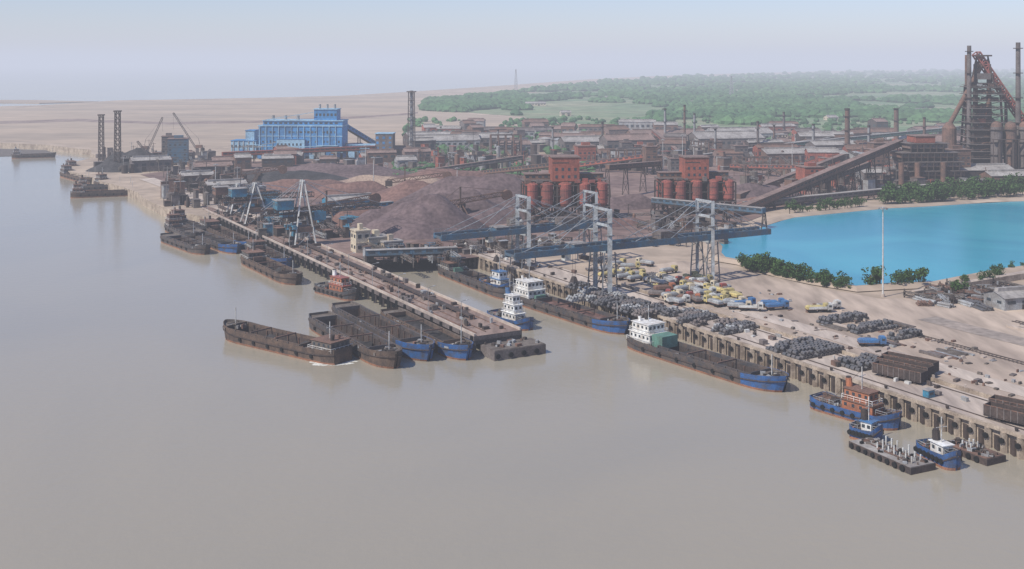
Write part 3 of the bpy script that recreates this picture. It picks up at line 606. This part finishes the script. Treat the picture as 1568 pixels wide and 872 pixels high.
for px,r,h in [((835,228),7,9),((855,230),7,9),((1075,236),6,8),((1160,228),7,10),((1310,250),5,8),((1325,252),5,8),((1220,282),4,7)]: tank(px,r,h,random.choice(['steelgrey','rustgrey','roofgrey']))
# ---------------------------------------------------------------- sinter plant tiers
p=P(1420,287); m=MB(XF(p,.1))
for i,(x0,x1,y0,y1) in enumerate([(-23,20,-10,10),(-20,19,-9,9),(-17,17,-9,9),(-20,15,-8,8),(-14,9,-7,7)]):
    z=i*5.4; m.bb(x0,x1,y0,y1,z+2.2,z+5.0,'rust' if i%2 else 'roofbrown'); m.bb(x0-1.2,x1+1.2,y0-1.2,y1+1.2,z+5.0,z+5.4,'rustgrey')
    m.bb(x0+1,x1-1,y0+1.2,y1-1,z,z+2.2,'dark')  # recess between slabs, its shade put into the dark colour
    for x in range(int(x0),int(x1)+1,4): m.beam((x,y0-.9,z-.4),(x,y0-.9,z+5),.45,'rustdark'); 
    for x in range(int(x0)+2,int(x1)-1,3): m.box((x,y0-.02,z+3.8),(1.4,.1,1),'window')
m.bb(-10,2,-6,6,27.2,31,'redclad'); m.bb(-10.5,2.5,-6.5,6.5,31,31.4,'roofbrown')
for x in (-22,-12,4): m.cyl((x,-12,0),(x,-12,16),1.6,'rust')
m.build('sinter_plant_building')
tower((1462,284),14,12,22,'rust',fr=.2); tower((1448,276),10,10,20,'rustgrey')
# ---------------------------------------------------------------- blast furnace
def furnace(px,sc,flip=1):
    p=P(*px); m=MB(XF(p,0)@Matrix.Scale(sc,4))
    m.cyl((0,0,6),(0,0,14),8,'rustdark',8.6,18); m.cyl((0,0,14),(0,0,38),8.6,'rust',5.2,18); m.cyl((0,0,38),(0,0,46),5.2,'rustgrey',3,18)
    for x in (-11,11):
        for y in (-10,10): m.beam((x,y,0),(x*.75,y*.75,60),1.1,'rustdark')
    for i in range(13):
        z=4+i*4.6; f=1-.25*z/60; a=11*f+1.6; b=10*f+1.6
        ring=[(-a,-b),(a,-b),(a,b),(-a,b)]
        for k in range(4):
            q,r_=ring[k],ring[(k+1)%4]; m.beam((*q,z),(*r_,z),2.2,'rustgrey',.4); m.beam((*q,z+1.2),(*r_,z+1.2),.15,'rust')
        if i<12:
            m.beam((-a+1.6,-b+1.5,z),(a-1.6,-b+1.5,z+4.6),.4,'rustdark'); m.beam((a-1.6,-b+1.5,z),(-a+1.6,-b+1.5,z+4.6),.4,'rustdark'); m.beam((-a+1.5,-b,z),(-a+1.5,b,z+4.6),.4,'rustdark')
        for j in range(6): m.box((R(-9,9)*f,R(-9,9)*f,z+1.4),(R(1,4),R(1,4),R(1,3)),random.choice(['rust','rustdark','rustgrey','redclad','steelgrey']))
    for x in (-4,4): m.cyl((x,0,42),(x*1.1,0,74),1.3,'rust',n=10)
    m.cyl((-4.4,0,73),(4.4,0,76),1.4,'rust'); m.cyl((0,0,74),(flip*-20,4,34),1.5,'rust',n=12)
    m.truss((-8,0,60),(8,0,60),9,3,'rustdark',4,.5)
    for x in (-6,6): m.beam((x,-4,60),(x*.6,0,80),.6,'rustdark'); m.beam((x,4,60),(x*.6,0,80),.6,'rustdark')
    m.bb(-4.5,4.5,-3,3,64,68,'rustgrey'); m.bb(-5,5,-3.5,3.5,79,80,'rustdark')
    m.cyl((flip*-20,4,12),(flip*-20,4,32),4.5,'rust',n=16); m.cyl((flip*-20,4,4),(flip*-20,4,12),.8,'rust',4.5,16); m.cyl((flip*-20,4,32),(flip*-20,4,36),4.5,'rust',1.7,16)
    return m
m=furnace((1504,272),1.0,1)
m.cyl((-11,-6,0),(-11,-6,86),1.7,'rustgrey',1.3,12); m.cyl((-7,8,0),(-7,8,80),1.3,'rust',1.0,12)
for z in (20,36,52,68,82): m.cyl((-11,-6,z),(-11,-6,z+.5),2.6,'rustdark',n=12)
m.truss((42,6,18),(-4,0,81),4.5,3.5,'redpaint',22,.8); m.beam((42,6,17),(-4,0,80),4,'redclad',.5)
for f,h in ((.25,.0),(.55,0)):
    q=Vector((42,6,18)).lerp(Vector((-4,0,80)),f); m.beam((q.x,q.y-2,0),(q.x,q.y-1,q.z-1),.8,'rustdark'); m.beam((q.x,q.y+2,0),(q.x,q.y+1,q.z-1),.8,'rustdark')
    for k in range(5): m.beam((q.x,q.y-2,q.z*k/5),(q.x,q.y+2,q.z*(k+1)/5),.4,'rustdark')
m.build('blast_furnace')
m=MB(XF(P(1550,276),0))
for i in range(4):
    x=-10+i*9; m.cyl((x,0,0),(x,0,34),3.6,'rust' if i%2 else 'rustgrey',n=18); m.dome((x,0,34),3.6,'rust',18)
    for z in (8,16,24,32): m.cyl((x,0,z),(x,0,z+.4),4.4,'rustdark',n=18)
    m.cyl((x,-4.5,2),(x,-4.5,26),.8,'rustdark')
m.bb(-15,22,-6,-4.6,26,26.5,'rustdark'); m.bb(-15,22,-8,6,0,5,'rustgrey')
for i in range(10): m.beam((-15+i*4,-7,0),(-15+i*4,-7,26),.4,'rustdark')
m.build('hot_blast_stoves')
m=furnace((1604,274),1.0,-1); m.cyl((-19,0,0),(-19,0,88),1.8,'rustgrey',1.4,12)
for z in (20,36,52,68,84): m.cyl((-19,0,z),(-19,0,z+.5),3,'rustdark',n=12)
m.build('blast_furnace')
shed((1500,284),36,16,10,'rustdark','roofgrey',.1,'cast_house'); shed((1545,288),30,14,8,'rust','roofgrey',.1,'cast_house')
# ---------------------------------------------------------------- blue power plant
p=P(465,241); m=MB(XF(p,-.06)); 
m.bb(-33,33,-11,11,3,25,'plantblue'); m.bb(-33.6,33.6,-11.6,11.6,25,25.8,'plantlight')
m.bb(-30,33,-9,11,25.8,29,'plantblue'); m.bb(-30.6,33.6,-9.6,11.6,29,29.7,'plantlight')
for z in (9,17): m.bb(-33.4,33.4,-11.25,-11.02,z,z+.7,'plantlight')
for x in range(-32,33,5): m.beam((x,-11.4,0),(x,-11.4,25),.5,'plantlight')
for x in range(-30,31,3):
    for z in (5,12,19.5): 
        r_=random.random()
        if r_<.75: m.box((x+.5,-11.05,z+1),(R(1.2,2.2),.1,R(1,2.4)),'window' if r_<.5 else 'steelblue')
for x in range(-28,31,4): m.box((x,-9.02,27.4),(2.4,.1,1.4),'window')
for y in (-6,0,6):
    for z in (6,12,18,24): m.box((-33.02,y,z),(.1,3,1.6),'window')
m.bb(-18,4,-13.5,-11.5,2,15,'plantlight'); m.bb(-18.3,4.3,-13.8,-11.5,15,15.4,'plantblue'); m.bb(14,30,-15,-11.5,2,10,'steelblue'); m.bb(13.6,30.4,-15.4,-11.5,10,10.4,'plantlight')
for x in range(-17,4,3):
    for z in (6,11): m.box((x,-13.52,z),(1.4,.1,1.8),'window')
m.bb(10,28,-7,7,29.7,38,'plantblue'); m.bb(9.5,28.5,-7.5,7.5,38,38.6,'plantlight')
for x in range(12,28,3): m.box((x,-7.02,34),(1.6,.1,2),'window')
for x in (13,19,25): m.cyl((x,0,38.6),(x,0,42),.9,'steelgrey')
for x in (-25,-15,-5): m.cyl((x,2,29),(x,2,33),1.2,'steelgrey'); 
m.beam((-30,-9.3,29.6),(10,-9.3,36),.4,'plantlight')
m.bb(-56,-36,-8,8,0,13,'plantlight'); m.bb(-56.4,-35.6,-8.4,8.4,13,13.6,'plantblue'); m.bb(-45,-38,-6,6,13.6,21,'plantlight'); m.bb(-45.4,-37.6,-6.4,6.4,21,21.5,'plantblue')
for x in range(-55,-36,3): 
    for z in (4,9): m.box((x,-8.02,z),(1.4,.1,2),'window')
for x in range(-54,-34,4): m.beam((x,-8.4,0),(x,-8.4,13),.5,'steelwhite')
m.bb(36,58,-7,7,3,10,'plantblue'); m.bb(35.6,58.4,-7.4,7.4,10,10.5,'plantlight'); m.bb(58.5,72,-6,6,5,19,'rustgrey'); m.bb(58,72.5,-6.5,6.5,19,19.6,'plantlight')
for x in range(37,58,4): m.box((x,-7.02,7),(2,.1,2),'window')
for x in (60,65,70):
    for z in (8,12,16): m.box((x,-6.02,z),(2,.1,2),'plantblue')
for x in range(36,73,4): m.beam((x,-6.8,0),(x,-6.8,6),.6,'steelgrey')
for i in range(70): m.box((R(-58,74),R(-20,-15.5),R(1,4)),(R(1.5,5),R(2,4),R(2,7)),random.choice(['plantlight','steelgrey','plantblue','plantblue','steelblue','rust']))
for i in range(26): x=R(-56,62); z=R(4,12); m.beam((x,-16,z),(x+R(6,18),-16,z+R(-1,3)),.5,random.choice(['steelgrey','plantlight','rustgrey'])); m.beam((x,-16,0),(x,-16,z),.4,'rustgrey')
m.build('blue_power_plant')
# ---------------------------------------------------------------- ore heaps
def heap(px,rx,ry,h,mt,rz=0,name='ore_stockpile',ridge=.35):
    p=P(*px); m=MB(XF(p,rz)); nr,na=16,56; vs=[(0,0,h)]; sd=R(0,99)
    for i in range(1,nr+1):
        f=i/nr
        for j in range(na):
            a=2*math.pi*j/na; x=math.cos(a)*f;y=math.sin(a)*f
            nn=noise.noise(Vector((x*2.2,y*2.2,sd))); e=1+.16*noise.noise(Vector((math.cos(a)*1.6,math.sin(a)*1.6,sd+5)))
            dd=math.hypot(max(0,abs(x)-ridge)/(1-ridge) if ridge else x,y); z=h*max(0,1-dd)*(1+.35*nn)+noise.noise(Vector((x*9,y*9,sd)))*.07*h*(1-f)
            vs.append((x*rx*e,y*ry*e,z if i<nr else -.2))
    fs=[(0,1+j,1+(j+1)%na) for j in range(na)]
    for i in range(nr-1):
        for j in range(na): a=1+i*na+j;b=1+i*na+(j+1)%na; fs.append((a,a+na,b+na,b))
    m.add(vs,fs,mt); return m.build(name,smooth=True)
heap((645,352),32,26,16.5,'orepurple',.4,ridge=.1); heap((598,348),26,17,10,'orepurple',.3,ridge=.3); heap((560,342),24,13,7,'orered',.3); heap((700,330),30,20,11,'orepurple',.2); heap((735,312),44,24,14,'orepurple',.1); heap((655,306),36,20,9,'orered',0)
heap((770,298),32,18,10,'orepurple',.2); heap((765,338),26,12,6,'orepurple',.4); heap((705,352),18,10,5,'orered',.4); heap((600,288),50,16,7,'sandpile',0); heap((540,300),34,16,7,'orered',0); heap((520,268),60,20,7,'orepurple',0); heap((420,275),50,18,6,'coal',0); heap((205,256),26,16,12,'coal',0); heap((180,262),20,12,7,'coal',0)
heap((960,318),22,12,6,'orepurple',.2); heap((1150,300),30,12,6,'orepurple',.2); heap((940,345),20,8,3.5,'orered',.4); heap((470,290),40,14,6,'orered',0); heap((700,278),60,18,7,'orered',0); heap((1180,312),20,9,4,'orered',0)
for px,rz in [((705,338),.4),((620,300),.1),((500,345),.5),((370,290),.3)]:
    p=P(*px); m=MB(XF(p,rz)); m.bb(-5,5,-4,4,0,1.5,'rustdark'); 
    for x in (-4,4): m.beam((x,-3,1),(0,0,9),.6,'rust'); m.beam((x,3,1),(0,0,9),.6,'rust')
    m.truss((-10,0,8),(24,0,12),2,2,'rust',12,.3); m.beam((0,0,8),(0,0,16),.7,'rust'); m.beam((0,0,16),(24,0,13),.2,'rust'); m.beam((0,0,16),(-10,0,9),.2,'rust'); m.box((-9,0,7),(4,4,3),'rustdark'); m.box((2,2.5,7),(2.4,2,2.4),'rustgrey'); m.cyl((24,-1.2,11),(24,1.2,11),2.6,'rust',n=12)
    m.build('bucket_wheel_stacker')
# ---------------------------------------------------------------- machinery strips
def clutter(name,us,vs,n_,cols,hmax=7,sz=5):
    m=MB()
    for i in range(n_):
        p=P(R(*us),R(*vs)); h=R(1,hmax); w=R(1.2,sz); d=R(1.2,sz); c=random.choice(cols); rz=QA+R(-.1,.1); k=random.random()
        if k<.4: m.box((p.x,p.y,LZ+h/2),(w,d,h),c,rz); m.box((p.x,p.y,LZ+h+.1),(w+.4,d+.4,.2),random.choice(cols),rz)
        elif k<.55: m.cyl((p.x,p.y,LZ),(p.x,p.y,LZ+h),w*.35,c,n=10); m.cyl((p.x,p.y,LZ+h),(p.x,p.y,LZ+h+.6),w*.35,c,.2,10)
        elif k<.85:
            q=p+D*R(-12,12)+N*R(-5,5); m.truss((p.x,p.y,LZ+h),(q.x,q.y,LZ+R(1,hmax)),1.2,1.2,c,4,.22); m.beam((p.x,p.y,LZ),(p.x,p.y,LZ+h),.4,c); m.beam((q.x,q.y,LZ),(q.x,q.y,LZ+3),.4,c)
        else: m.beam((p.x,p.y,LZ),(p.x,p.y,LZ+h*1.8),.3,c); m.beam((p.x-2,p.y,LZ+h*1.7),(p.x+2,p.y,LZ+h*1.7),.2,c)
    return m.build(name)
RC=['rust','rustdark','rustgrey','dark','deckgrey','steelgrey','rustgrey']
clutter('dockside_machinery',(250,400),(272,318),170,RC+['rust'],9,6); clutter('dockside_machinery',(150,330),(240,266),130,RC,9,7)
clutter('dockside_machinery',(400,540),(335,366),110,RC+['teal','teal'],6,5); clutter('plant_machinery',(640,1130),(236,262),220,RC+['redclad'],10,8); clutter('plant_machinery',(1130,1470),(238,300),240,RC+['redclad','rust'],10,8)
clutter('plant_machinery',(480,760),(240,262),70,RC,7,7); clutter('plant_machinery',(640,1480),(205,236),240,RC+['roofbrown'],9,10); clutter('plant_machinery',(780,1120),(334,356),110,RC,5,5); clutter('dockside_machinery',(690,860),(372,392),80,RC+['steelwhite'],4,4)
clutter('dockside_machinery',(560,700),(384,404),60,RC+['steelblue'],4,4); clutter('plant_machinery',(1330,1568),(276,292),90,RC,7,7); clutter('scrap_heap',(1420,1568),(444,466),170,['rustgrey','dark','steelgrey','rust','deckgrey'],1.8,2.6)
clutter('plant_machinery',(1000,1110),(345,380),50,RC,3,4)
m=MB()
for i in range(160):
    s=R(275,570); t=R(141.5,154.4); p=W(s,t); h=R(.3,1.6); m.box((p.x,p.y,LZ+.15+h/2),(R(.4,1.8),R(.4,2.4),h),random.choice(RC),QA)
m.build('jetty_equipment',False)
m=MB()
for i in range(110):
    s=R(60,400); t=R(203,214); p=W(s,t); h=R(.3,1.3); m.box((p.x,p.y,LZ+.25+h/2),(R(.3,1.6),R(.3,2.0),h),random.choice(RC+['steelwhite']),QA+R(-.2,.2))
m.build('quay_apron_equipment',False)
m=MB()
for s in range(280,572,22): 
    a=W(s,140.6,LZ); m.beam(a,a+Vector((0,0,8)),.16,'steelgrey'); m.beam(a+Vector((0,0,8)),a+Vector((0,0,8.3))+N*2,.12,'steelgrey'); m.box(a+Vector((0,0,8.3))+N*2,(.8,.3,.2),'steelwhite',QA)
m.build('street_lamp_row',False)
# ---------------------------------------------------------------- vehicles and stacks in the yard
def truck_mesh(col,load,name='lorry'):
    m=MB(XF(Vector((0,0,0)),0)@Matrix.Scale(.85,4)); m.bb(-4.2,4.0,-.5,.5,.7,1.0,'dark'); m.bb(2.3,4.2,-1.15,1.15,.8,2.9,col); m.box((3.3,0,3.0),(1.5,2.0,.2),col); m.box((4.22,0,2.2),(.06,1.9,.8),'window')
    for sg in (-1,1): m.box((3.3,sg*1.16,2.2),(1.0,.06,.7),'window')
    m.bb(-4.3,2.1,-1.2,1.2,1.0,1.2,'rust')
    if load: m.bb(-4.2,2.0,-1.15,1.15,1.2,2.0,load); m.box((-1.1,0,2.2),(6,2.0,.4),load,0,.8)
    else:
        for y in (-1.2,1.2): m.bb(-4.3,2.1,y-.06,y+.06,1.2,2.1,col)
        m.bb(-4.36,-4.24,-1.2,1.2,1.2,2.1,col); m.bb(2.04,2.16,-1.2,1.2,1.2,2.3,col)
    for x in (-3.3,-2.1,3.1):
        for sg in (-1,1): m.cyl((x,sg*.8,.5),(x,sg*1.2,.5),.5,'rubber',n=10)
    return m.build(name,False)
protos=[truck_mesh('yellow','yellow'),truck_mesh('truckblue','truckblue'),truck_mesh('cream','steelgrey'),truck_mesh('orange','rust'),truck_mesh('steelwhite',None),truck_mesh('truckred','rustgrey'),truck_mesh('yellow','steelgrey')]
for i,o in enumerate(protos):
    u,v=[(930,425),(1140,470),(1000,432),(1055,462),(1256,478),(1010,455),(965,412)][i]; o.location=P(u,v,LZ+.27); o.rotation_euler=(0,0,R(-.3,.6))
for u,v,k in [(1183,470,1),(1190,474,1),(1132,474,2),(1252,478,0),(1270,474,4),(1335,530,1),(1124,468,2),(1150,476,4)]: place(protos[k],P(u,v,LZ+.27),R(-.2,.4))
for i in range(40):
    v=R(405,470); u=925+(v-405)*1.9+R(-20,110)
    place(protos[random.choice([0,0,6,6,2,4,2,5,3,2])],P(u,v,LZ+.27),QA+random.choice([0,math.pi/2])+R(-.3,.3))
def coils(name,c,n1,n2,r=.8,l=1.5,layers=2,rz=QA,mt='coil'):
    m=MB(XF(c,rz))
    for k in range(layers):
        for i in range(n1-k):
            for j in range(n2):
                if random.random()<(.08 if k==0 else .35): continue
                x=(i-n1/2+.5*k)*r*2.15+R(-.1,.1); y=(j-n2/2)*l*1.3+R(-.15,.15); z=r+k*r*1.7
                m.cyl((x,y-l/2,z),(x,y+l/2,z),r*R(.85,1),mt,n=10); m.cyl((x,y-l/2-.02,z),(x,y-l/2-.01,z),r*.4,'dark',n=6)
    return m.build(name)
coils('steel_coil_stack',P(1233,538),13,8,.6,1.2); coils('steel_coil_stack',P(1322,560),9,5,.6,1.2); coils('steel_coil_stack',P(1290,492),13,3,.6,1.2); coils('steel_coil_stack',P(1335,505),13,3,.6,1.2); coils('steel_coil_stack',P(1385,517),9,2,.6,1.2)
for i in range(60):
    f=R(0,1); u=870+f*270; v=452+f*62+R(-16,5); coils('steel_coil_stack',P(u,v),random.randint(3,7),random.randint(1,4),.5,1.0,2,QA+R(-.1,.1),random.choice(['coil','coil','rustgrey','steelgrey']))
for i in range(26):
    f=R(0,1); coils('steel_coil_stack',P(925+f*200+R(-20,40),412+f*62),random.randint(3,6),2,.5,1.1,1,QA+R(-.3,.3),random.choice(['coil','rustgrey','yellow','steelgrey']))
for i in range(26): coils('pipe_bundle',P(R(1400,1568),R(446,470)),random.randint(3,6),random.randint(1,2),.4,R(3,6),2,R(-.2,.6),random.choice(['rustgrey','coil','rust','steelgrey']))
for k in range(46):
    t=R(232,330); s=R(60,235-(t-232)*.5); m=MB(XF(W(s,t,LZ+.2),QA+math.pi/2+R(-.04,.04)))
    for i in range(random.randint(3,9)): m.bb(-R(2,5)+i*.2,R(2,5)+i*.2,i*1.3,i*1.3+R(.7,1.1),0,R(.2,.7),random.choice(['rustgrey','rust','deckgrey','concrete','steelgrey']))
    m.build('steel_plate_stack')
def wagons(a,b,name='open_freight_wagon',n_=4):
    for i in range(n_):
        p=a.lerp(b,(i+.5)/n_); d=(b-a); L=d.length/n_-1.0; m=MB(XF(p,math.atan2(d.y,d.x)))
        m.bb(-L/2,L/2,-1.5,1.5,.9,1.2,'rustdark')
        for y in (-1.5,1.5):
            m.bb(-L/2,L/2,y-.08,y+.08,1.2,3.3,'rustdark'); k=max(1,int(L/1.3))
            for j in range(k+1): x=-L/2+L*j/k; m.bb(x-.1,x+.1,min(y*1.05,y*1.12),max(y*1.05,y*1.12),1.0,3.4,'rustgrey')
            m.bb(-L/2,L/2,min(y*1.05,y*1.1),max(y*1.05,y*1.1),3.2,3.4,'rust')
        for x in (-L/2,L/2): m.bb(x-.08,x+.08,-1.5,1.5,1.2,3.3,'rustdark')
        m.bb(-L/2+.1,L/2-.1,-1.4,1.4,1.2,2.2,'coal'); m.box((0,0,2.4),(L*.8,2.2,.5),'coal',0,.7)
        for x in (-L*.36,-L*.25,L*.25,L*.36):
            for y in (-1.1,1.1): m.cyl((x,y-.1,.45),(x,y+.1,.45),.45,'dark',n=10)
        m.build(name)
wagons(P(1338,574),P(1418,592),n_=1); wagons(P(1345,566),P(1428,584),n_=1); wagons(P(1352,560),P(1436,577),n_=1); wagons(P(1508,640),P(1600,662),n_=1); wagons(P(1515,630),P(1610,650),n_=1)
m=MB()
for i in range(320):
    u=R(1120,1568); v=450+ (u-1180)*.28+R(-5,150)*.9; p=P(u,v); s_,t_=st(p)
    if t_<217: continue
    h=R(.15,.7); m.box((p.x,p.y,LZ+.2+h/2),(R(.3,2.0),R(.2,1.1),h),random.choice(['rust','dark','steelgrey','rustgrey','rustgrey','rust','deckgrey','concrete','deckgrey']),QA+R(-.3,.3))
m.build('scattered_steel_billets')
for t,s0,s1 in ((246,60,240),(284,20,210),(330,20,230)):
    m=MB(); 
    for dt in (0,1.7): m.beam(W(s0,t+dt,LZ+.35),W(s1,t+dt,LZ+.35),.16,'rustdark',.18)
    s=s0
    while s<s1: m.beam(W(s,t-.5,LZ+.24),W(s,t+2.2,LZ+.24),.25,'rustgrey',.12); s+=1.2
    m.build('railway_track')
m=MB(); m.beam(P(1400,452,LZ+1.0),P(1600,418,LZ+1.0),.5,'quaywall',2.2); m.beam(P(1402,447,LZ+.5),P(1600,412,LZ+.5),3.0,'concrete',.5)
m.build('compound_wall')
shed((1555,470),16,9,4,'steelgrey','roofgrey',.3); 
m=MB(XF(P(1422,610,LZ),QA)); m.bb(-1,1,-.8,.8,0,1.9,'teal'); m.bb(-1.15,1.15,-.95,.95,1.9,2.05,'roofgrey'); m.box((0,-.82,1.2),(1.2,.06,.6),'window'); m.build('guard_hut')
# ---------------------------------------------------------------- vegetation
def tree(m,p,h,r,mt='leaf',nl=260,trunk=True):
    if trunk:
        m.cyl(p,p+Vector((R(-.3,.3),R(-.3,.3),h*.55)),h*.035,'bark',h*.02,6)
        for i in range(4):
            a=R(0,6.28); m.cyl(p+Vector((0,0,h*R(.3,.5))),p+Vector((math.cos(a)*r*.6,math.sin(a)*r*.6,h*R(.55,.8))),h*.018,'bark',h*.008,5)
    cl=[Vector((R(-1,1)*r*.65,R(-1,1)*r*.65,h*R(.3,.88))) for _ in range(8)]; vs=[];fs=[]
    for i in range(nl):
        c=random.choice(cl); d=Vector((random.gauss(0,1),random.gauss(0,1),random.gauss(0,.8))).normalized()*r*.42*R(.6,1.1); q=p+c+d
        if q.z<p.z+.2: q.z=p.z+.3
        e=r*R(.08,.17); a=Vector((R(-1,1),R(-1,1),R(-1,1))).normalized(); b=a.cross(Vector((R(-1,1),R(-1,1),R(-1,1)))).normalized(); o=len(vs)
        vs+=[q+a*e,q+b*e*.8,q-a*e,q-b*e*.8]; fs.append((o,o+1,o+2,o+3))
    m.add(vs,fs,mt)
def row(path,n_,h,name,jit=3,r=None):
    m=MB()
    for i in range(n_):
        f=i/(n_-1)*(len(path)-1); k=min(int(f),len(path)-2); a=P(*path[k]);b=P(*path[k+1]); p=a.lerp(b,f-k)+Vector((R(-jit,jit),R(-jit,jit),.3)); hh=h*R(.5,1.25); tree(m,p,hh,hh*R(.42,.65) if r is None else r,nl=240)
    return m.build(name)
row([(1140,410),(1170,415),(1215,428),(1300,443)],60,4.6,'pond_bank_tree_row'); row([(1140,413),(1290,444)],50,2.6,'shrub_row',2)
row([(1332,443),(1350,440)],5,6,'tree_clump',1.5); row([(1370,440),(1410,436)],10,4.2,'tree_clump',2); row([(1440,446),(1568,412)],26,2.6,'shrub_row',3)
row([(1365,314),(1440,308),(1568,299)],60,7,'far_bank_tree_row',4); row([(1370,306),(1568,292)],50,8,'far_bank_tree_row',6); row([(1215,328),(1320,318)],20,5.5,'far_bank_tree_row',3)
row([(1460,455),(1475,452)],3,4,'tree_clump',1)
def blob(vs,fs,p,r,h):
    o=len(vs); n1=6; ph=R(0,6)
    for (z,f) in ((0,.75),(.45,1.0),(.82,.6)):
        for k in range(n1):
            a=ph+2*math.pi*k/n1; q=f*r*R(.75,1.2); vs.append((p.x+q*math.cos(a),p.y+q*math.sin(a),p.z+h*z*R(.9,1.1)))
    vs.append((p.x+R(-.2,.2)*r,p.y+R(-.2,.2)*r,p.z+h))
    for j in range(2):
        for k in range(n1): fs.append((o+j*n1+k,o+j*n1+(k+1)%n1,o+(j+1)*n1+(k+1)%n1,o+(j+1)*n1+k))
    for k in range(n1): fs.append((o+2*n1+k,o+2*n1+(k+1)%n1,o+3*n1))
m=MB(); vs=[];fs=[]; c=0
def lower(u): return 170+ (u-650)*.05 if u<1000 else 187+(u-1000)*.035
def upper(u): 
    pts=[(640,158),(760,146),(900,128),(1050,118),(1300,110),(1568,107.5),(1900,106)]
    for (a,fa),(b,fb) in zip(pts,pts[1:]):
        if u<=b: return fa+(fb-fa)*(u-a)/(b-a)
while c<17000:
    u=R(650,1850); a=upper(u); b=lower(u); v=a+(b-a)*random.random()**.85; p=P(u,v)
    if noise.noise(Vector((p.x*.0035,p.y*.0022,1)))+.6*noise.noise(Vector((p.x*.012,p.y*.008,4)))<-.22+.3*((v-a)/(b-a))**2: c+=.25; continue
    r=R(3,6.5)*(1+p.y/3200); blob(vs,fs,p-Vector((0,0,1)),r,r*R(.8,1.3)*.9+1.5); c+=1
m.add(vs,fs,'leaf2'); m.build('distant_woodland',False)
m=MB(); vs=[];fs=[]
for i in range(1800):
    u=R(620,1560); v=R(184,238); p=P(u,v); 
    if noise.noise(Vector((p.x*.01,p.y*.008,9)))<-.05: continue
    r=R(2,5); blob(vs,fs,p,r,r*R(1,1.6))
for i in range(700):
    p=P(R(600,910),R(244,272)); r=R(1.0,2.6); 
    if noise.noise(Vector((p.x*.02,p.y*.02,3)))>-.1: blob(vs,fs,p,r,r)
m.add(vs,fs,'leaf2'); m.build('scattered_bushes',False)
# ---------------------------------------------------------------- haze, light, camera
HT=200; SIG=.00021; AIR=(.60,.64,.765)
hz=MB(); hz.bb(-58000,58000,-1500,58000,-3,HT,'dirt'); ho=hz.build('atmospheric_haze',False); ho.data.materials.clear()
hm=bpy.data.materials.new('haze'); hm.use_nodes=True; nt=hm.node_tree; nt.nodes.remove(nt.nodes['Principled BSDF'])
ab=nt.nodes.new('ShaderNodeVolumeAbsorption'); ab.inputs['Color'].default_value=(0,0,0,1); ab.inputs['Density'].default_value=SIG
em=nt.nodes.new('ShaderNodeEmission'); em.inputs['Color'].default_value=(*AIR,1); em.inputs['Strength'].default_value=SIG  # haze emits its own glow in place of scattered sunlight, also softens shadows
ad=nt.nodes.new('ShaderNodeAddShader'); nt.links.new(ab.outputs[0],ad.inputs[0]); nt.links.new(em.outputs[0],ad.inputs[1])
nt.links.new(ad.outputs[0],nt.nodes['Material Output'].inputs['Volume']); ho.data.materials.append(hm)
sc=bpy.context.scene; w=bpy.data.worlds.new('World'); sc.world=w; w.use_nodes=True; nt=w.node_tree; bg=nt.nodes['Background']
sky=nt.nodes.new('ShaderNodeTexSky'); sky.sky_type='NISHITA'; sky.sun_disc=False
EL=math.radians(48); to=Vector((-.80,-.60,0)).normalized(); AZ=math.atan2(to.x,to.y)
sky.sun_elevation=EL; sky.sun_rotation=AZ; sky.altitude=50; sky.air_density=1.0; sky.dust_density=.4; sky.ozone_density=3.0
vm=nt.nodes.new('ShaderNodeVectorMath'); vm.operation='MULTIPLY'; vm.inputs[1].default_value=(.90,.90,1.12)
nt.links.new(sky.outputs[0],vm.inputs[0]); nt.links.new(vm.outputs[0],bg.inputs[0]); bg.inputs[1].default_value=.12
sun=bpy.data.lights.new('sun','SUN'); sun.energy=4.7; sun.angle=math.radians(.5); sun.color=(1,.95,.86); so=bpy.data.objects.new('sun',sun); sc.collection.objects.link(so)
dirv=Vector((to.x*math.cos(EL),to.y*math.cos(EL),math.sin(EL))); so.rotation_euler=dirv.to_track_quat('Z','Y').to_euler(); so.location=(-200,-100,300)
cam=bpy.data.cameras.new('camera'); co=bpy.data.objects.new('camera',cam); sc.collection.objects.link(co); co.location=(0,0,H); co.rotation_euler=(math.pi/2,0,0)
cam.sensor_width=36; cam.lens=36*F/1568; cam.shift_y=-(436-HZ)/1568; cam.clip_end=100000; cam.clip_start=1; sc.camera=co
sc.view_settings.view_transform='Standard'; sc.view_settings.look='None'; sc.view_settings.exposure=0
